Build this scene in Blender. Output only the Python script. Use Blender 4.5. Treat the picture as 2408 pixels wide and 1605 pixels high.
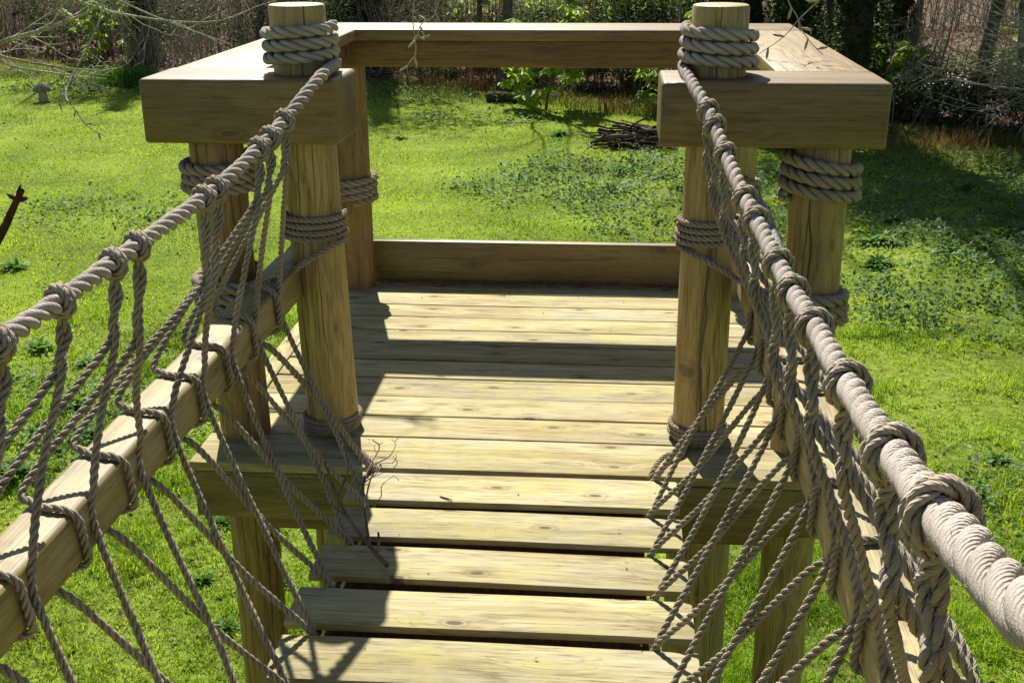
import bpy, bmesh, math, random
import numpy as np
from mathutils import Vector, Matrix, Euler
for o in list(bpy.data.objects): bpy.data.objects.remove(o)
S = bpy.context.scene
COL = S.collection
PI = math.pi

# ------------------------------------------------------------ camera
cam = bpy.data.cameras.new('camera'); camo = bpy.data.objects.new('camera', cam); COL.objects.link(camo)
cam.sensor_width = 36; cam.lens = 40.41; cam.clip_start = .05; cam.clip_end = 600
M3 = Matrix(((0.997, 0.083, -0.005), (-0.024, 0.343, 0.939), (0.079, -0.936, 0.344)))   # world -> camera
q = M3.transposed().to_quaternion(); q.normalize()
camo.matrix_world = Matrix.Translation((0, 0, 1.6)) @ q.to_matrix().to_4x4()
S.camera = camo
S.render.resolution_x = 1024; S.render.resolution_y = 682

# ------------------------------------------------------------ sky and sun
W = bpy.data.worlds.new('World'); S.world = W; W.use_nodes = True
nt = W.node_tree
sky = nt.nodes.new('ShaderNodeTexSky'); sky.sky_type = 'NISHITA'; sky.sun_disc = False
sky.sun_elevation = math.radians(48.6); sky.sun_rotation = math.radians(-15.1)
bg = nt.nodes['Background']; bg.inputs['Strength'].default_value = .05
nt.links.new(sky.outputs[0], bg.inputs[0])
sl = bpy.data.lights.new('sun', 'SUN'); sl.energy = 5.0; sl.angle = math.radians(.55); sl.color = (1, .955, .88)
so = bpy.data.objects.new('sun', sl); COL.objects.link(so)
so.rotation_euler = Vector((.23, -.85, -1)).to_track_quat('-Z', 'Y').to_euler()
S.view_settings.view_transform = 'Standard'; S.view_settings.look = 'None'
S.view_settings.exposure = .92; S.view_settings.gamma = 1
try: S.view_settings.use_curve_mapping = False
except Exception: pass
S.render.engine = 'CYCLES'
S.cycles.max_bounces = 6; S.cycles.diffuse_bounces = 1; S.cycles.transmission_bounces = 3

GZ = -2.2      # lawn level under the platform
rng = np.random.default_rng(7)

# ------------------------------------------------------------ object helpers
def tag(o, label=None, cat=None, group=None, kind=None):
    if label: o['label'] = label
    if cat: o['category'] = cat
    if group: o['group'] = group
    if kind: o['kind'] = kind
    return o
def thing(name, label, cat, loc=(0, 0, 0), group=None):
    o = bpy.data.objects.new(name, None); COL.objects.link(o); o.location = loc
    o.empty_display_size = .1
    return tag(o, label, cat, group)
def link(name, me, mat=None, parent=None, loc=(0, 0, 0), rot=(0, 0, 0)):
    o = bpy.data.objects.new(name, me); COL.objects.link(o)
    if mat is not None and not me.materials: me.materials.append(mat)
    o.location = loc; o.rotation_euler = rot
    if parent is not None: o.parent = parent
    return o
def npmesh(name, V, F, smooth=True, uv=None, mats=None, midx=None):
    """V (n,3), F list of arrays, each (m,k)."""
    me = bpy.data.meshes.new(name)
    V = np.asarray(V, np.float32)
    if isinstance(F, np.ndarray): F = [F]
    F = [np.asarray(f, np.int32) for f in F if len(f)]
    nl = sum(f.size for f in F); nf = sum(len(f) for f in F)
    me.vertices.add(len(V)); me.vertices.foreach_set('co', V.ravel())
    me.loops.add(nl); me.loops.foreach_set('vertex_index', np.concatenate([f.ravel() for f in F]))
    me.polygons.add(nf)
    tot = np.concatenate([np.full(len(f), f.shape[1], np.int32) for f in F])
    st = np.concatenate([[0], np.cumsum(tot)[:-1]]).astype(np.int32)
    me.polygons.foreach_set('loop_start', st)
    try: me.polygons.foreach_set('loop_total', tot)
    except Exception: pass
    if midx is not None: me.polygons.foreach_set('material_index', np.asarray(midx, np.int32))
    if mats:
        for m in mats: me.materials.append(m)
    me.update(calc_edges=True)
    if smooth: me.polygons.foreach_set('use_smooth', np.ones(nf, bool))
    if uv is not None:
        l = me.uv_layers.new(name='UVMap'); l.data.foreach_set('uv', np.asarray(uv, np.float32).ravel())
    me.validate()
    return me
def copy_tree(o, parent=None):
    c = o.copy(); COL.objects.link(c)
    if parent is not None: c.parent = parent
    for ch in list(o.children): copy_tree(ch, c)
    return c

# ------------------------------------------------------------ material helpers
def newmat(name):
    m = bpy.data.materials.new(name); m.use_nodes = True
    n = m.node_tree.nodes; l = m.node_tree.links
    return m, n, l, n['Principled BSDF']
def N(n, t, **kw):
    x = n.new(t)
    for k, v in kw.items():
        if k.startswith('i_'):
            kk = k[2:]
            x.inputs[int(kk) if kk.isdigit() else kk].default_value = v
        else: setattr(x, k, v)
    return x
def ramp(n, l, src, stops):
    r = n.new('ShaderNodeValToRGB'); l.new(src, r.inputs[0])
    e = r.color_ramp.elements
    while len(e) < len(stops): e.new(.5)
    for i, (p, c) in enumerate(stops):
        e[i].position = p; e[i].color = (*c, 1) if len(c) == 3 else (c[0],) * 3 + (1,)
    return r.outputs[0]
def mixc(n, l, fac, a, b, mode='MIX'):
    m = n.new('ShaderNodeMix'); m.data_type = 'RGBA'; m.blend_type = mode
    for s, v in ((m.inputs[0], fac), (m.inputs[6], a), (m.inputs[7], b)):
        if hasattr(v, 'is_linked'): l.new(v, s)
        elif isinstance(v, (int, float)): s.default_value = v
        else: s.default_value = (*v, 1)
    return m.outputs[2]
def math_(n, l, op, a, b=None, clamp=False):
    m = n.new('ShaderNodeMath'); m.operation = op; m.use_clamp = clamp
    for i, v in enumerate((a, b)):
        if v is None: continue
        if hasattr(v, 'is_linked'): l.new(v, m.inputs[i])
        else: m.inputs[i].default_value = v
    return m.outputs[0]

def wood(name, axis, light, dark, grey=(.19, .175, .13), greyamt=.35, green=.25, knots=1., rough=.56, crack=False, knotsc=1., flat=None):
    m, n, l, P = newmat(name)
    tc = N(n, 'ShaderNodeTexCoord'); oi = N(n, 'ShaderNodeObjectInfo')
    add = N(n, 'ShaderNodeVectorMath', operation='ADD')
    sc = N(n, 'ShaderNodeVectorMath', operation='SCALE'); sc.inputs[0].default_value = (31, 17, 23); l.new(oi.outputs['Random'], sc.inputs['Scale'])
    l.new(tc.outputs['Object'], add.inputs[0]); l.new(sc.outputs[0], add.inputs[1])
    def mp(a, b):
        s = [b, b, b]; s[axis] = a
        x = N(n, 'ShaderNodeVectorMath', operation='MULTIPLY'); x.inputs[1].default_value = s; l.new(add.outputs[0], x.inputs[0]); return x.outputs[0]
    # knots
    vo = N(n, 'ShaderNodeTexVoronoi'); vo.inputs['Scale'].default_value = 1; vo.voronoi_dimensions = '2D'
    ks = N(n, 'ShaderNodeSeparateXYZ'); l.new(add.outputs[0], ks.inputs[0]); kc = N(n, 'ShaderNodeCombineXYZ')
    oth = [i for i in range(3) if i != axis and i != flat]
    ac = ks.outputs[oth[0]] if len(oth) == 1 else math_(n, l, 'ADD', ks.outputs[oth[0]], ks.outputs[oth[1]])
    l.new(math_(n, l, 'MULTIPLY', ks.outputs[axis], 2.9 * knotsc), kc.inputs[0]); l.new(math_(n, l, 'MULTIPLY', ac, 7. * knotsc), kc.inputs[1]); l.new(kc.outputs[0], vo.inputs['Vector'])
    wob = N(n, 'ShaderNodeTexNoise', i_Scale=1.0, i_Detail=2.0); l.new(mp(14, 40), wob.inputs['Vector'])
    d = math_(n, l, 'ADD', vo.outputs['Distance'], math_(n, l, 'MULTIPLY', math_(n, l, 'SUBTRACT', wob.outputs[0], .5), .07))
    sep = N(n, 'ShaderNodeSeparateColor'); l.new(vo.outputs['Color'], sep.inputs[0])
    has = math_(n, l, 'GREATER_THAN', sep.outputs[0], .38)
    core = ramp(n, l, d, [(.045, (1, 1, 1)), (.075, (0, 0, 0))])
    ring = ramp(n, l, d, [(.07, (0, 0, 0)), (.10, (1, 1, 1)), (.15, (0, 0, 0))])
    core = math_(n, l, 'MULTIPLY', math_(n, l, 'MULTIPLY', core, has), knots)
    ring = math_(n, l, 'MULTIPLY', math_(n, l, 'MULTIPLY', ring, has), knots * .5)
    # grain, bent round the knots
    bend = N(n, 'ShaderNodeCombineXYZ'); bd = ramp(n, l, d, [(.0, (1, 1, 1)), (.45, (0, 0, 0))])
    bsc = math_(n, l, 'MULTIPLY', bd, 1.3)
    for i in range(3):
        if i != axis: l.new(bsc, bend.inputs[i])
    g1 = N(n, 'ShaderNodeVectorMath', operation='ADD'); l.new(mp(1.6, 60), g1.inputs[0]); l.new(bend.outputs[0], g1.inputs[1])
    gn = N(n, 'ShaderNodeTexNoise', i_Scale=1.0, i_Detail=5.0, i_Roughness=.62); l.new(g1.outputs[0], gn.inputs['Vector'])
    gf = N(n, 'ShaderNodeTexNoise', i_Scale=1.0, i_Detail=3.0); l.new(mp(5, 210), gf.inputs['Vector'])
    gw = N(n, 'ShaderNodeTexWave', i_Scale=.30, i_Distortion=9.0, i_Detail=3.0); gw.inputs['Detail Scale'].default_value = .8
    g2 = N(n, 'ShaderNodeVectorMath', operation='ADD'); l.new(mp(.55, 22), g2.inputs[0]); l.new(bend.outputs[0], g2.inputs[1]); l.new(g2.outputs[0], gw.inputs['Vector'])
    t = math_(n, l, 'ADD', math_(n, l, 'MULTIPLY', gn.outputs[0], .75), math_(n, l, 'MULTIPLY', gw.outputs['Fac'], .22))
    col = ramp(n, l, t, [(.34, dark), (.50, tuple(.45 * a + .55 * b for a, b in zip(dark, light))), (.66, light)])
    # weathering
    wn = N(n, 'ShaderNodeTexNoise', i_Scale=1.0, i_Detail=4.0); l.new(mp(2.2, 9), wn.inputs['Vector'])
    wf = math_(n, l, 'MULTIPLY', ramp(n, l, wn.outputs[0], [(.40, (0, 0, 0)), (.68, (1, 1, 1))]), greyamt)
    col = mixc(n, l, wf, col, grey)
    an = N(n, 'ShaderNodeTexNoise', i_Scale=1.0, i_Detail=5.0); l.new(mp(1.3, 3.1), an.inputs['Vector'])
    af = math_(n, l, 'MULTIPLY', ramp(n, l, an.outputs[0], [(.48, (0, 0, 0)), (.72, (1, 1, 1))]), green)
    col = mixc(n, l, af, col, (.20, .20, .045))
    tint = N(n, 'ShaderNodeMapRange', i_3=.86, i_4=1.12); l.new(oi.outputs['Random'], tint.inputs[0])
    cc = N(n, 'ShaderNodeCombineColor')
    for i in range(3): l.new(tint.outputs[0], cc.inputs[i])
    col = mixc(n, l, 1., col, cc.outputs[0], 'MULTIPLY')
    fg = N(n, 'ShaderNodeTexNoise', i_Scale=1.0, i_Detail=6.0, i_Roughness=.7); l.new(mp(9, 130), fg.inputs['Vector'])
    col = mixc(n, l, 1., col, ramp(n, l, fg.outputs[0], [(.34, (.50, .46, .38)), (.47, (.97, .96, .93)), (.60, (1.10, 1.10, 1.08)), (.70, (1.25, 1.25, 1.25))]), 'MULTIPLY')
    bl = N(n, 'ShaderNodeTexNoise', i_Scale=1.0, i_Detail=6.0, i_Roughness=.65); l.new(mp(5, 11), bl.inputs['Vector'])
    col = mixc(n, l, math_(n, l, 'MULTIPLY', ramp(n, l, bl.outputs[0], [(.50, (0, 0, 0)), (.62, (1, 1, 1))]), green * 1.5), col, tuple(x * k for x, k in zip(light, (.88, .90, .52))))
    hn = N(n, 'ShaderNodeTexNoise', i_Scale=1.0, i_Detail=1.5); hv = N(n, 'ShaderNodeVectorMath', operation='ADD'); l.new(mp(.9, 30), hv.inputs[0]); l.new(bend.outputs[0], hv.inputs[1]); l.new(hv.outputs[0], hn.inputs['Vector'])
    hg = N(n, 'ShaderNodeTexNoise', i_Scale=1.0, i_Detail=2.0); l.new(mp(3.1, 9), hg.inputs['Vector'])
    hl_ = math_(n, l, 'MULTIPLY', ramp(n, l, math_(n, l, 'ABSOLUTE', math_(n, l, 'SUBTRACT', hn.outputs[0], .5)), [(0., (1, 1, 1)), (.022, (0, 0, 0))]), ramp(n, l, hg.outputs[0], [(.46, (0, 0, 0)), (.60, (1, 1, 1))]))
    col = mixc(n, l, math_(n, l, 'MULTIPLY', hl_, .55), col, tuple(.35 * x for x in dark))
    # specks of dirt
    sp = N(n, 'ShaderNodeTexNoise', i_Scale=1.0, i_Detail=2.0); l.new(mp(60, 120), sp.inputs['Vector'])
    spf = ramp(n, l, sp.outputs[0], [(.70, (0, 0, 0)), (.78, (1, 1, 1))])
    col = mixc(n, l, math_(n, l, 'MULTIPLY', spf, .45), col, (.10, .085, .05))
    col = mixc(n, l, ring, col, tuple(.6 * x for x in dark))
    col = mixc(n, l, math_(n, l, 'MULTIPLY', core, .85), col, (.075, .05, .028))
    h = math_(n, l, 'ADD', math_(n, l, 'MULTIPLY', gn.outputs[0], .6), math_(n, l, 'MULTIPLY', gf.outputs[0], .5))
    h = math_(n, l, 'SUBTRACT', h, math_(n, l, 'MULTIPLY', core, .5))
    # long drying checks following the grain
    cn = N(n, 'ShaderNodeTexNoise', i_Scale=1.0, i_Detail=1.0); l.new(mp(.22, 6 if crack else 9), cn.inputs['Vector'])
    ck = math_(n, l, 'ABSOLUTE', math_(n, l, 'SUBTRACT', cn.outputs[0], .5))
    ckm = N(n, 'ShaderNodeTexNoise', i_Scale=1.0, i_Detail=1.0); l.new(mp(1.6, 3), ckm.inputs['Vector'])
    line = ramp(n, l, ck, [(.0, (1, 1, 1)), (.010 if crack else .0045, (0, 0, 0))])
    gate = ramp(n, l, ckm.outputs[0], [(.50 if crack else .54, (0, 0, 0)), (.55 if crack else .60, (1, 1, 1))])
    line = math_(n, l, 'MULTIPLY', line, gate)
    if crack:
        px_ = N(n, 'ShaderNodeSeparateXYZ'); l.new(tc.outputs['Object'], px_.inputs[0])
        for kk, (fr, aa) in enumerate(((1., .09), (7.3, .12), (3.7, .10))):
            ro = math_(n, l, 'FRACT', math_(n, l, 'MULTIPLY', oi.outputs['Random'], fr))
            off_ = math_(n, l, 'MULTIPLY', math_(n, l, 'SUBTRACT', ro, .5), aa)
            zn = N(n, 'ShaderNodeTexNoise', i_Scale=1.0, i_Detail=3.0); zn.noise_dimensions = '1D'
            l.new(math_(n, l, 'ADD', math_(n, l, 'MULTIPLY', px_.outputs[2], 2.2), math_(n, l, 'MULTIPLY', ro, 40.)), zn.inputs['W'])
            u_ = math_(n, l, 'ABSOLUTE', math_(n, l, 'SUBTRACT', math_(n, l, 'ADD', px_.outputs[0], math_(n, l, 'MULTIPLY', math_(n, l, 'SUBTRACT', zn.outputs[0], .5), .05)), off_))
            wd = N(n, 'ShaderNodeTexNoise', i_Scale=1.0, i_Detail=2.0); wd.noise_dimensions = '1D'; l.new(math_(n, l, 'ADD', math_(n, l, 'MULTIPLY', px_.outputs[2], 1.7), math_(n, l, 'MULTIPLY', ro, 90.)), wd.inputs['W'])
            wdt = math_(n, l, 'MULTIPLY', math_(n, l, 'SUBTRACT', wd.outputs[0], .38), .010, True)
            c_ = math_(n, l, 'LESS_THAN', u_, wdt)
            line = math_(n, l, 'MAXIMUM', line, c_)
    col = mixc(n, l, math_(n, l, 'MULTIPLY', line, .85), col, (.05, .035, .018))
    h = math_(n, l, 'SUBTRACT', h, math_(n, l, 'MULTIPLY', line, 1.0))
    bp = N(n, 'ShaderNodeBump', i_Strength=.55, i_Distance=.003); l.new(h, bp.inputs['Height'])
    l.new(bp.outputs[0], P.inputs['Normal']); l.new(col, P.inputs['Base Color'])
    P.inputs['Roughness'].default_value = rough; P.inputs['Specular IOR Level'].default_value = .55 if rough < .6 else .22
    return m

def rope_mat(name, c1, c2, lines=14, k=-760.):
    m, n, l, P = newmat(name)
    uv = N(n, 'ShaderNodeUVMap'); sx = N(n, 'ShaderNodeSeparateXYZ'); l.new(uv.outputs[0], sx.inputs[0])
    tc = N(n, 'ShaderNodeTexCoord')
    a = math_(n, l, 'ADD', math_(n, l, 'MULTIPLY', sx.outputs[0], lines * 2 * PI), math_(n, l, 'MULTIPLY', sx.outputs[1], k))
    nz = N(n, 'ShaderNodeTexNoise', i_Scale=140., i_Detail=3.); l.new(tc.outputs['Object'], nz.inputs['Vector'])
    a = math_(n, l, 'ADD', a, math_(n, l, 'MULTIPLY', nz.outputs[0], 2.))
    s = math_(n, l, 'MULTIPLY', math_(n, l, 'ADD', math_(n, l, 'SINE', a), 1.), .5)
    nb = N(n, 'ShaderNodeTexNoise', i_Scale=9., i_Detail=5.); l.new(tc.outputs['Object'], nb.inputs['Vector'])
    fn = N(n, 'ShaderNodeTexNoise', i_Scale=700., i_Detail=2.); l.new(tc.outputs['Object'], fn.inputs['Vector'])
    t = math_(n, l, 'ADD', math_(n, l, 'MULTIPLY', nb.outputs[0], .85), math_(n, l, 'MULTIPLY', s, .10))
    col = ramp(n, l, t, [(.25, c2), (.68, c1)])
    col = mixc(n, l, math_(n, l, 'MULTIPLY', math_(n, l, 'SUBTRACT', 1., fn.outputs[0]), .45), col, tuple(x * .55 for x in c2))
    h = math_(n, l, 'ADD', s, math_(n, l, 'MULTIPLY', fn.outputs[0], .8))
    bp = N(n, 'ShaderNodeBump', i_Strength=.8, i_Distance=.0009); l.new(h, bp.inputs['Height'])
    l.new(bp.outputs[0], P.inputs['Normal']); l.new(col, P.inputs['Base Color'])
    P.inputs['Roughness'].default_value = .92; P.inputs['Specular IOR Level'].default_value = .12
    return m

def foliage(name, c1, c2, c3, trans=.5, scale=.6, rough=.5, spec=.3, fine=30., dry=0.):
    """leaf / blade material: colour drifts over the ground, light passes through."""
    m, n, l, P = newmat(name)
    ge = N(n, 'ShaderNodeNewGeometry'); oi = N(n, 'ShaderNodeObjectInfo')
    a = N(n, 'ShaderNodeTexNoise', i_Scale=scale, i_Detail=5., i_Roughness=.6); l.new(ge.outputs['Position'], a.inputs['Vector'])
    b = N(n, 'ShaderNodeTexNoise', i_Scale=fine, i_Detail=1.); l.new(ge.outputs['Position'], b.inputs['Vector'])
    t = math_(n, l, 'ADD', math_(n, l, 'MULTIPLY', a.outputs[0], .7), math_(n, l, 'MULTIPLY', b.outputs[0], .3))
    col = ramp(n, l, t, [(.38, c2), (.5, c1), (.62, c3)])
    dn = N(n, 'ShaderNodeTexNoise', i_Scale=scale * 1.9, i_Detail=6., i_Roughness=.7); l.new(ge.outputs['Position'], dn.inputs['Vector'])
    col = mixc(n, l, math_(n, l, 'MULTIPLY', ramp(n, l, dn.outputs[0], [(.51, (0, 0, 0)), (.62, (1, 1, 1))]), dry), col, (.30, .25, .12))
    l.new(col, P.inputs['Base Color']); P.inputs['Roughness'].default_value = rough; P.inputs['Specular IOR Level'].default_value = spec
    tr = N(n, 'ShaderNodeBsdfTranslucent')
    tcol = mixc(n, l, 1., col, (1.3, 1.25, .55), 'MULTIPLY'); l.new(tcol, tr.inputs[0])
    mx = N(n, 'ShaderNodeMixShader'); mx.inputs[0].default_value = trans
    l.new(P.outputs[0], mx.inputs[1]); l.new(tr.outputs[0], mx.inputs[2]); l.new(mx.outputs[0], n['Material Output'].inputs[0])
    return m
def bark(name, c1, c2, sc=8., rough=.9):
    m, n, l, P = newmat(name)
    tc = N(n, 'ShaderNodeTexCoord')
    mp = N(n, 'ShaderNodeVectorMath', operation='MULTIPLY'); mp.inputs[1].default_value = (1, 1, .25); l.new(tc.outputs['Object'], mp.inputs[0])
    a = N(n, 'ShaderNodeTexNoise', i_Scale=sc, i_Detail=5.); l.new(mp.outputs[0], a.inputs['Vector'])
    b = N(n, 'ShaderNodeTexNoise', i_Scale=sc * 6, i_Detail=4.); l.new(mp.outputs[0], b.inputs['Vector'])
    col = ramp(n, l, math_(n, l, 'ADD', math_(n, l, 'MULTIPLY', a.outputs[0], .6), math_(n, l, 'MULTIPLY', b.outputs[0], .4)), [(.38, c2), (.62, c1)])
    l.new(col, P.inputs['Base Color'])
    bp = N(n, 'ShaderNodeBump', i_Strength=.8, i_Distance=.02); l.new(b.outputs[0], bp.inputs['Height']); l.new(bp.outputs[0], P.inputs['Normal'])
    P.inputs['Roughness'].default_value = rough; P.inputs['Specular IOR Level'].default_value = .15
    return m

M = {}
M['deck'] = wood('deck pine', 0, (.45, .385, .195), (.265, .205, .085), grey=(.34, .33, .26), greyamt=.5, green=.28, flat=2, rough=.78)
M['slat'] = wood('slat pine', 0, (.45, .39, .21), (.26, .21, .095), grey=(.33, .32, .255), greyamt=.5, green=.32, knotsc=1., flat=2, rough=.78)
M['deck_edge'] = wood('deck edging pine', 1, (.45, .39, .19), (.28, .22, .09), greyamt=.4, green=.2, rough=.78)
M['rail_x'] = wood('rail pine across', 0, (.25, .165, .052), (.145, .082, .022), greyamt=.3, green=.3, knotsc=.8, rough=.5)
M['rail_y'] = wood('rail pine along', 1, (.30, .21, .078), (.18, .11, .034), greyamt=.3, green=.35, knotsc=.8, rough=.5)
M['joist_x'] = wood('joist pine across', 0, (.235, .125, .038), (.125, .058, .016), greyamt=.12, green=.15, knotsc=.9)
M['joist_y'] = wood('joist pine along', 1, (.235, .125, .038), (.125, .058, .016), greyamt=.12, green=.15, knotsc=.9)
M['beam'] = wood('handrail beam pine', 1, (.34, .265, .105), (.20, .14, .045), greyamt=.35, green=.3)
M['post'] = wood('post pine', 2, (.46, .325, .125), (.31, .20, .068), greyamt=.2, green=.38, crack=True, knots=.75)
M['post_dark'] = wood('post pine amber', 2, (.33, .20, .07), (.20, .11, .036), greyamt=.1, green=.35, crack=True, knots=.7)
M['rope_thick'] = rope_mat('thick handrail rope', (.56, .50, .43), (.34, .29, .235), lines=14, k=-760.)
M['rope_thin'] = rope_mat('thin netting rope', (.50, .43, .32), (.29, .24, .17), lines=6, k=-700.)
M['rope_lash'] = rope_mat('lashing rope', (.50, .40, .305), (.30, .235, .17), lines=8, k=-640.)
M['rope_blue'] = rope_mat('blue grey side rope', (.44, .43, .42), (.27, .27, .28))

# ------------------------------------------------------------ ropes
def catmull(P, per=12):
    P = [np.array(p, float) for p in P]
    P = [2 * P[0] - P[1]] + P + [2 * P[-1] - P[-2]]
    out = []
    for i in range(1, len(P) - 2):
        p0, p1, p2, p3 = P[i - 1:i + 3]
        for t in np.linspace(0, 1, per, endpoint=False):
            out.append(.5 * ((2 * p1) + (-p0 + p2) * t + (2 * p0 - 5 * p1 + 4 * p2 - p3) * t * t + (-p0 + 3 * p1 - 3 * p2 + p3) * t ** 3))
    out.append(P[-2]); return np.array(out)
def resample(C, ds):
    d = np.linalg.norm(np.diff(C, axis=0), axis=1); s = np.concatenate([[0], np.cumsum(d)])
    n = max(4, int(s[-1] / ds)); t = np.linspace(0, s[-1], n + 1)
    return np.stack([np.interp(t, s, C[:, k]) for k in range(3)], 1), t
def frames(C):
    T = np.gradient(C, axis=0); T /= np.linalg.norm(T, axis=1)[:, None] + 1e-12
    a = np.array([0, 0, 1.]) if abs(T[0][2]) < .9 else np.array([1., 0, 0])
    Nn = np.zeros_like(C); v = np.cross(T[0], a); v /= np.linalg.norm(v); Nn[0] = v
    for i in range(1, len(C)):
        v = Nn[i - 1] - T[i] * (Nn[i - 1] @ T[i]); Nn[i] = v / (np.linalg.norm(v) + 1e-12)
    return T, Nn, np.cross(T, Nn)
def rope_mesh(name, ctrl, D, mat, pitch=None, per=12, sides=9, fuzz=220, raw=False, hand=1, ns=22, seed=None):
    R = D / 2; pitch = pitch or 2.9 * D
    C = np.array(ctrl, float) if raw else catmull(ctrl, per)
    C, s = resample(C, pitch / ns); T, Nn, B = frames(C)
    r = rng if seed is None else np.random.default_rng(seed)
    V = []; F = []; UV = []; base = 0; n = len(C)
    wob = 1 + .04 * np.sin(s * 37 + r.random() * 9) + .03 * np.sin(s * 91)
    for k in range(3):
        th = hand * 2 * PI * s / pitch + 2 * PI * k / 3
        rad = np.cos(th)[:, None] * Nn + np.sin(th)[:, None] * B
        cc = C + rad * (R * .54) * wob[:, None]
        ts = np.gradient(cc, axis=0); ts /= np.linalg.norm(ts, axis=1)[:, None]
        e1 = rad - ts * np.sum(rad * ts, 1)[:, None]; e1 /= np.linalg.norm(e1, axis=1)[:, None]
        e2 = np.cross(ts, e1)
        ph = np.arange(sides) / sides * 2 * PI
        v = cc[:, None] + (R * .475) * wob[:, None, None] * (np.cos(ph)[None, :, None] * e1[:, None] + np.sin(ph)[None, :, None] * e2[:, None])
        V.append(v.reshape(-1, 3))
        i = np.arange(n - 1)[:, None]; j = np.arange(sides)[None]; j2 = (j + 1) % sides
        f = np.stack([i * sides + j, i * sides + j2, (i + 1) * sides + j2, (i + 1) * sides + j], -1).reshape(-1, 4) + base
        F.append(f)
        u0 = (j / sides) + 0 * i; u1 = ((j + 1) / sides) + 0 * i; v0 = s[:-1][:, None] + 0 * j; v1 = s[1:][:, None] + 0 * j
        UV.append(np.stack([np.stack([u0, v0], -1), np.stack([u1, v0], -1), np.stack([u1, v1], -1), np.stack([u0, v1], -1)], -2).reshape(-1, 2))
        base += n * sides
    # end caps
    for k in range(3):
        for e in (0, n - 1):
            idx = k * n * sides + e * sides + np.arange(sides)
            idx = idx[::-1] if e == 0 else idx
            F.append(idx[None, :]); UV.append(np.zeros((sides, 2)))
    # loose fibres standing off the surface
    nf = int(s[-1] * fuzz)
    if nf:
        ii = r.integers(1, n - 1, nf); a = r.random(nf) * 2 * PI
        rad = np.cos(a)[:, None] * Nn[ii] + np.sin(a)[:, None] * B[ii]
        p0 = C[ii] + rad * R * .86
        Ld = (.3 + r.random(nf) ** 2 * .9) * (.004 + D * .05)
        dirv = rad * (.5 + r.random(nf)[:, None] * .6) + T[ii] * (r.random(nf)[:, None] * 2 - 1) * .9 + r.normal(0, .3, (nf, 3))
        dirv /= np.linalg.norm(dirv, axis=1)[:, None]
        side = np.cross(dirv, r.normal(0, 1, (nf, 3))); side /= np.linalg.norm(side, axis=1)[:, None]
        w = .00028
        vv = np.stack([p0 - side * w, p0 + side * w, p0 + dirv * Ld[:, None]], 1).reshape(-1, 3)
        F.append(np.arange(nf * 3).reshape(-1, 3) + base); V.append(vv); UV.append(np.zeros((nf * 3, 2)))
    V = np.concatenate(V)
    return npmesh(name, V, F, True, np.concatenate(UV), [mat])
def coil(c, R, z0, z1, turns, a0, cw=False, tilt=0., n=28, wob=.003):
    """points of a helix round a post, starting at angle a0."""
    k = int(turns * n); out = []
    for i in range(k + 1):
        t = i / k; a = a0 + (-1 if cw else 1) * 2 * PI * turns * t
        out.append((c[0] + (R + wob * math.sin(a * 1.7 + 1)) * math.cos(a), c[1] + (R + wob * math.sin(a * 1.3)) * math.sin(a), z0 + (z1 - z0) * t + tilt * math.cos(a)))
    return out

# ------------------------------------------------------------ timber
def box_mesh(name, sx, sy, sz, mat, bev=.006, seg=2, warp=0.):
    bm = bmesh.new(); bmesh.ops.create_cube(bm, size=1)
    for v in bm.verts: v.co = Vector((v.co.x * sx, v.co.y * sy, v.co.z * sz))
    bmesh.ops.bevel(bm, geom=list(bm.edges), offset=bev, segments=seg, profile=.6, affect='EDGES')
    L = max(range(3), key=lambda i: (sx, sy, sz)[i])
    if warp:
        for c in range(1, 6):
            co = [0, 0, 0]; co[L] = (-.5 + c / 6) * (sx, sy, sz)[L]; no = [0, 0, 0]; no[L] = 1
            bmesh.ops.bisect_plane(bm, geom=list(bm.verts) + list(bm.edges) + list(bm.faces), plane_co=co, plane_no=no)
        p1, p2 = random.random() * 6, random.random() * 6
        for v in bm.verts:
            t = v.co[L] / (sx, sy, sz)[L]
            v.co.z += warp * math.sin(t * 5 + p1)
            if L == 0: v.co.y += warp * .6 * math.sin(t * 4 + p2)
    me = bpy.data.meshes.new(name); bm.to_mesh(me); bm.free()
    me.materials.append(mat)
    me.polygons.foreach_set('use_smooth', np.ones(len(me.polygons), bool))
    try: me.set_sharp_from_angle(angle=math.radians(40))
    except Exception: pass
    return me
def board(name, x0, x1, y0, y1, z0, z1, mat, parent=None, bev=.006, warp=0., rz=0., seg=2):
    me = box_mesh(name, x1 - x0, y1 - y0, z1 - z0, mat, bev, seg, warp)
    px, py, pz = (parent.location if parent is not None and parent.parent is None else (0, 0, 0))
    o = link(name, me, None, parent, ((x0 + x1) / 2 - px, (y0 + y1) / 2 - py, (z0 + z1) / 2 - pz), (0, 0, rz))
    return o
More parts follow.
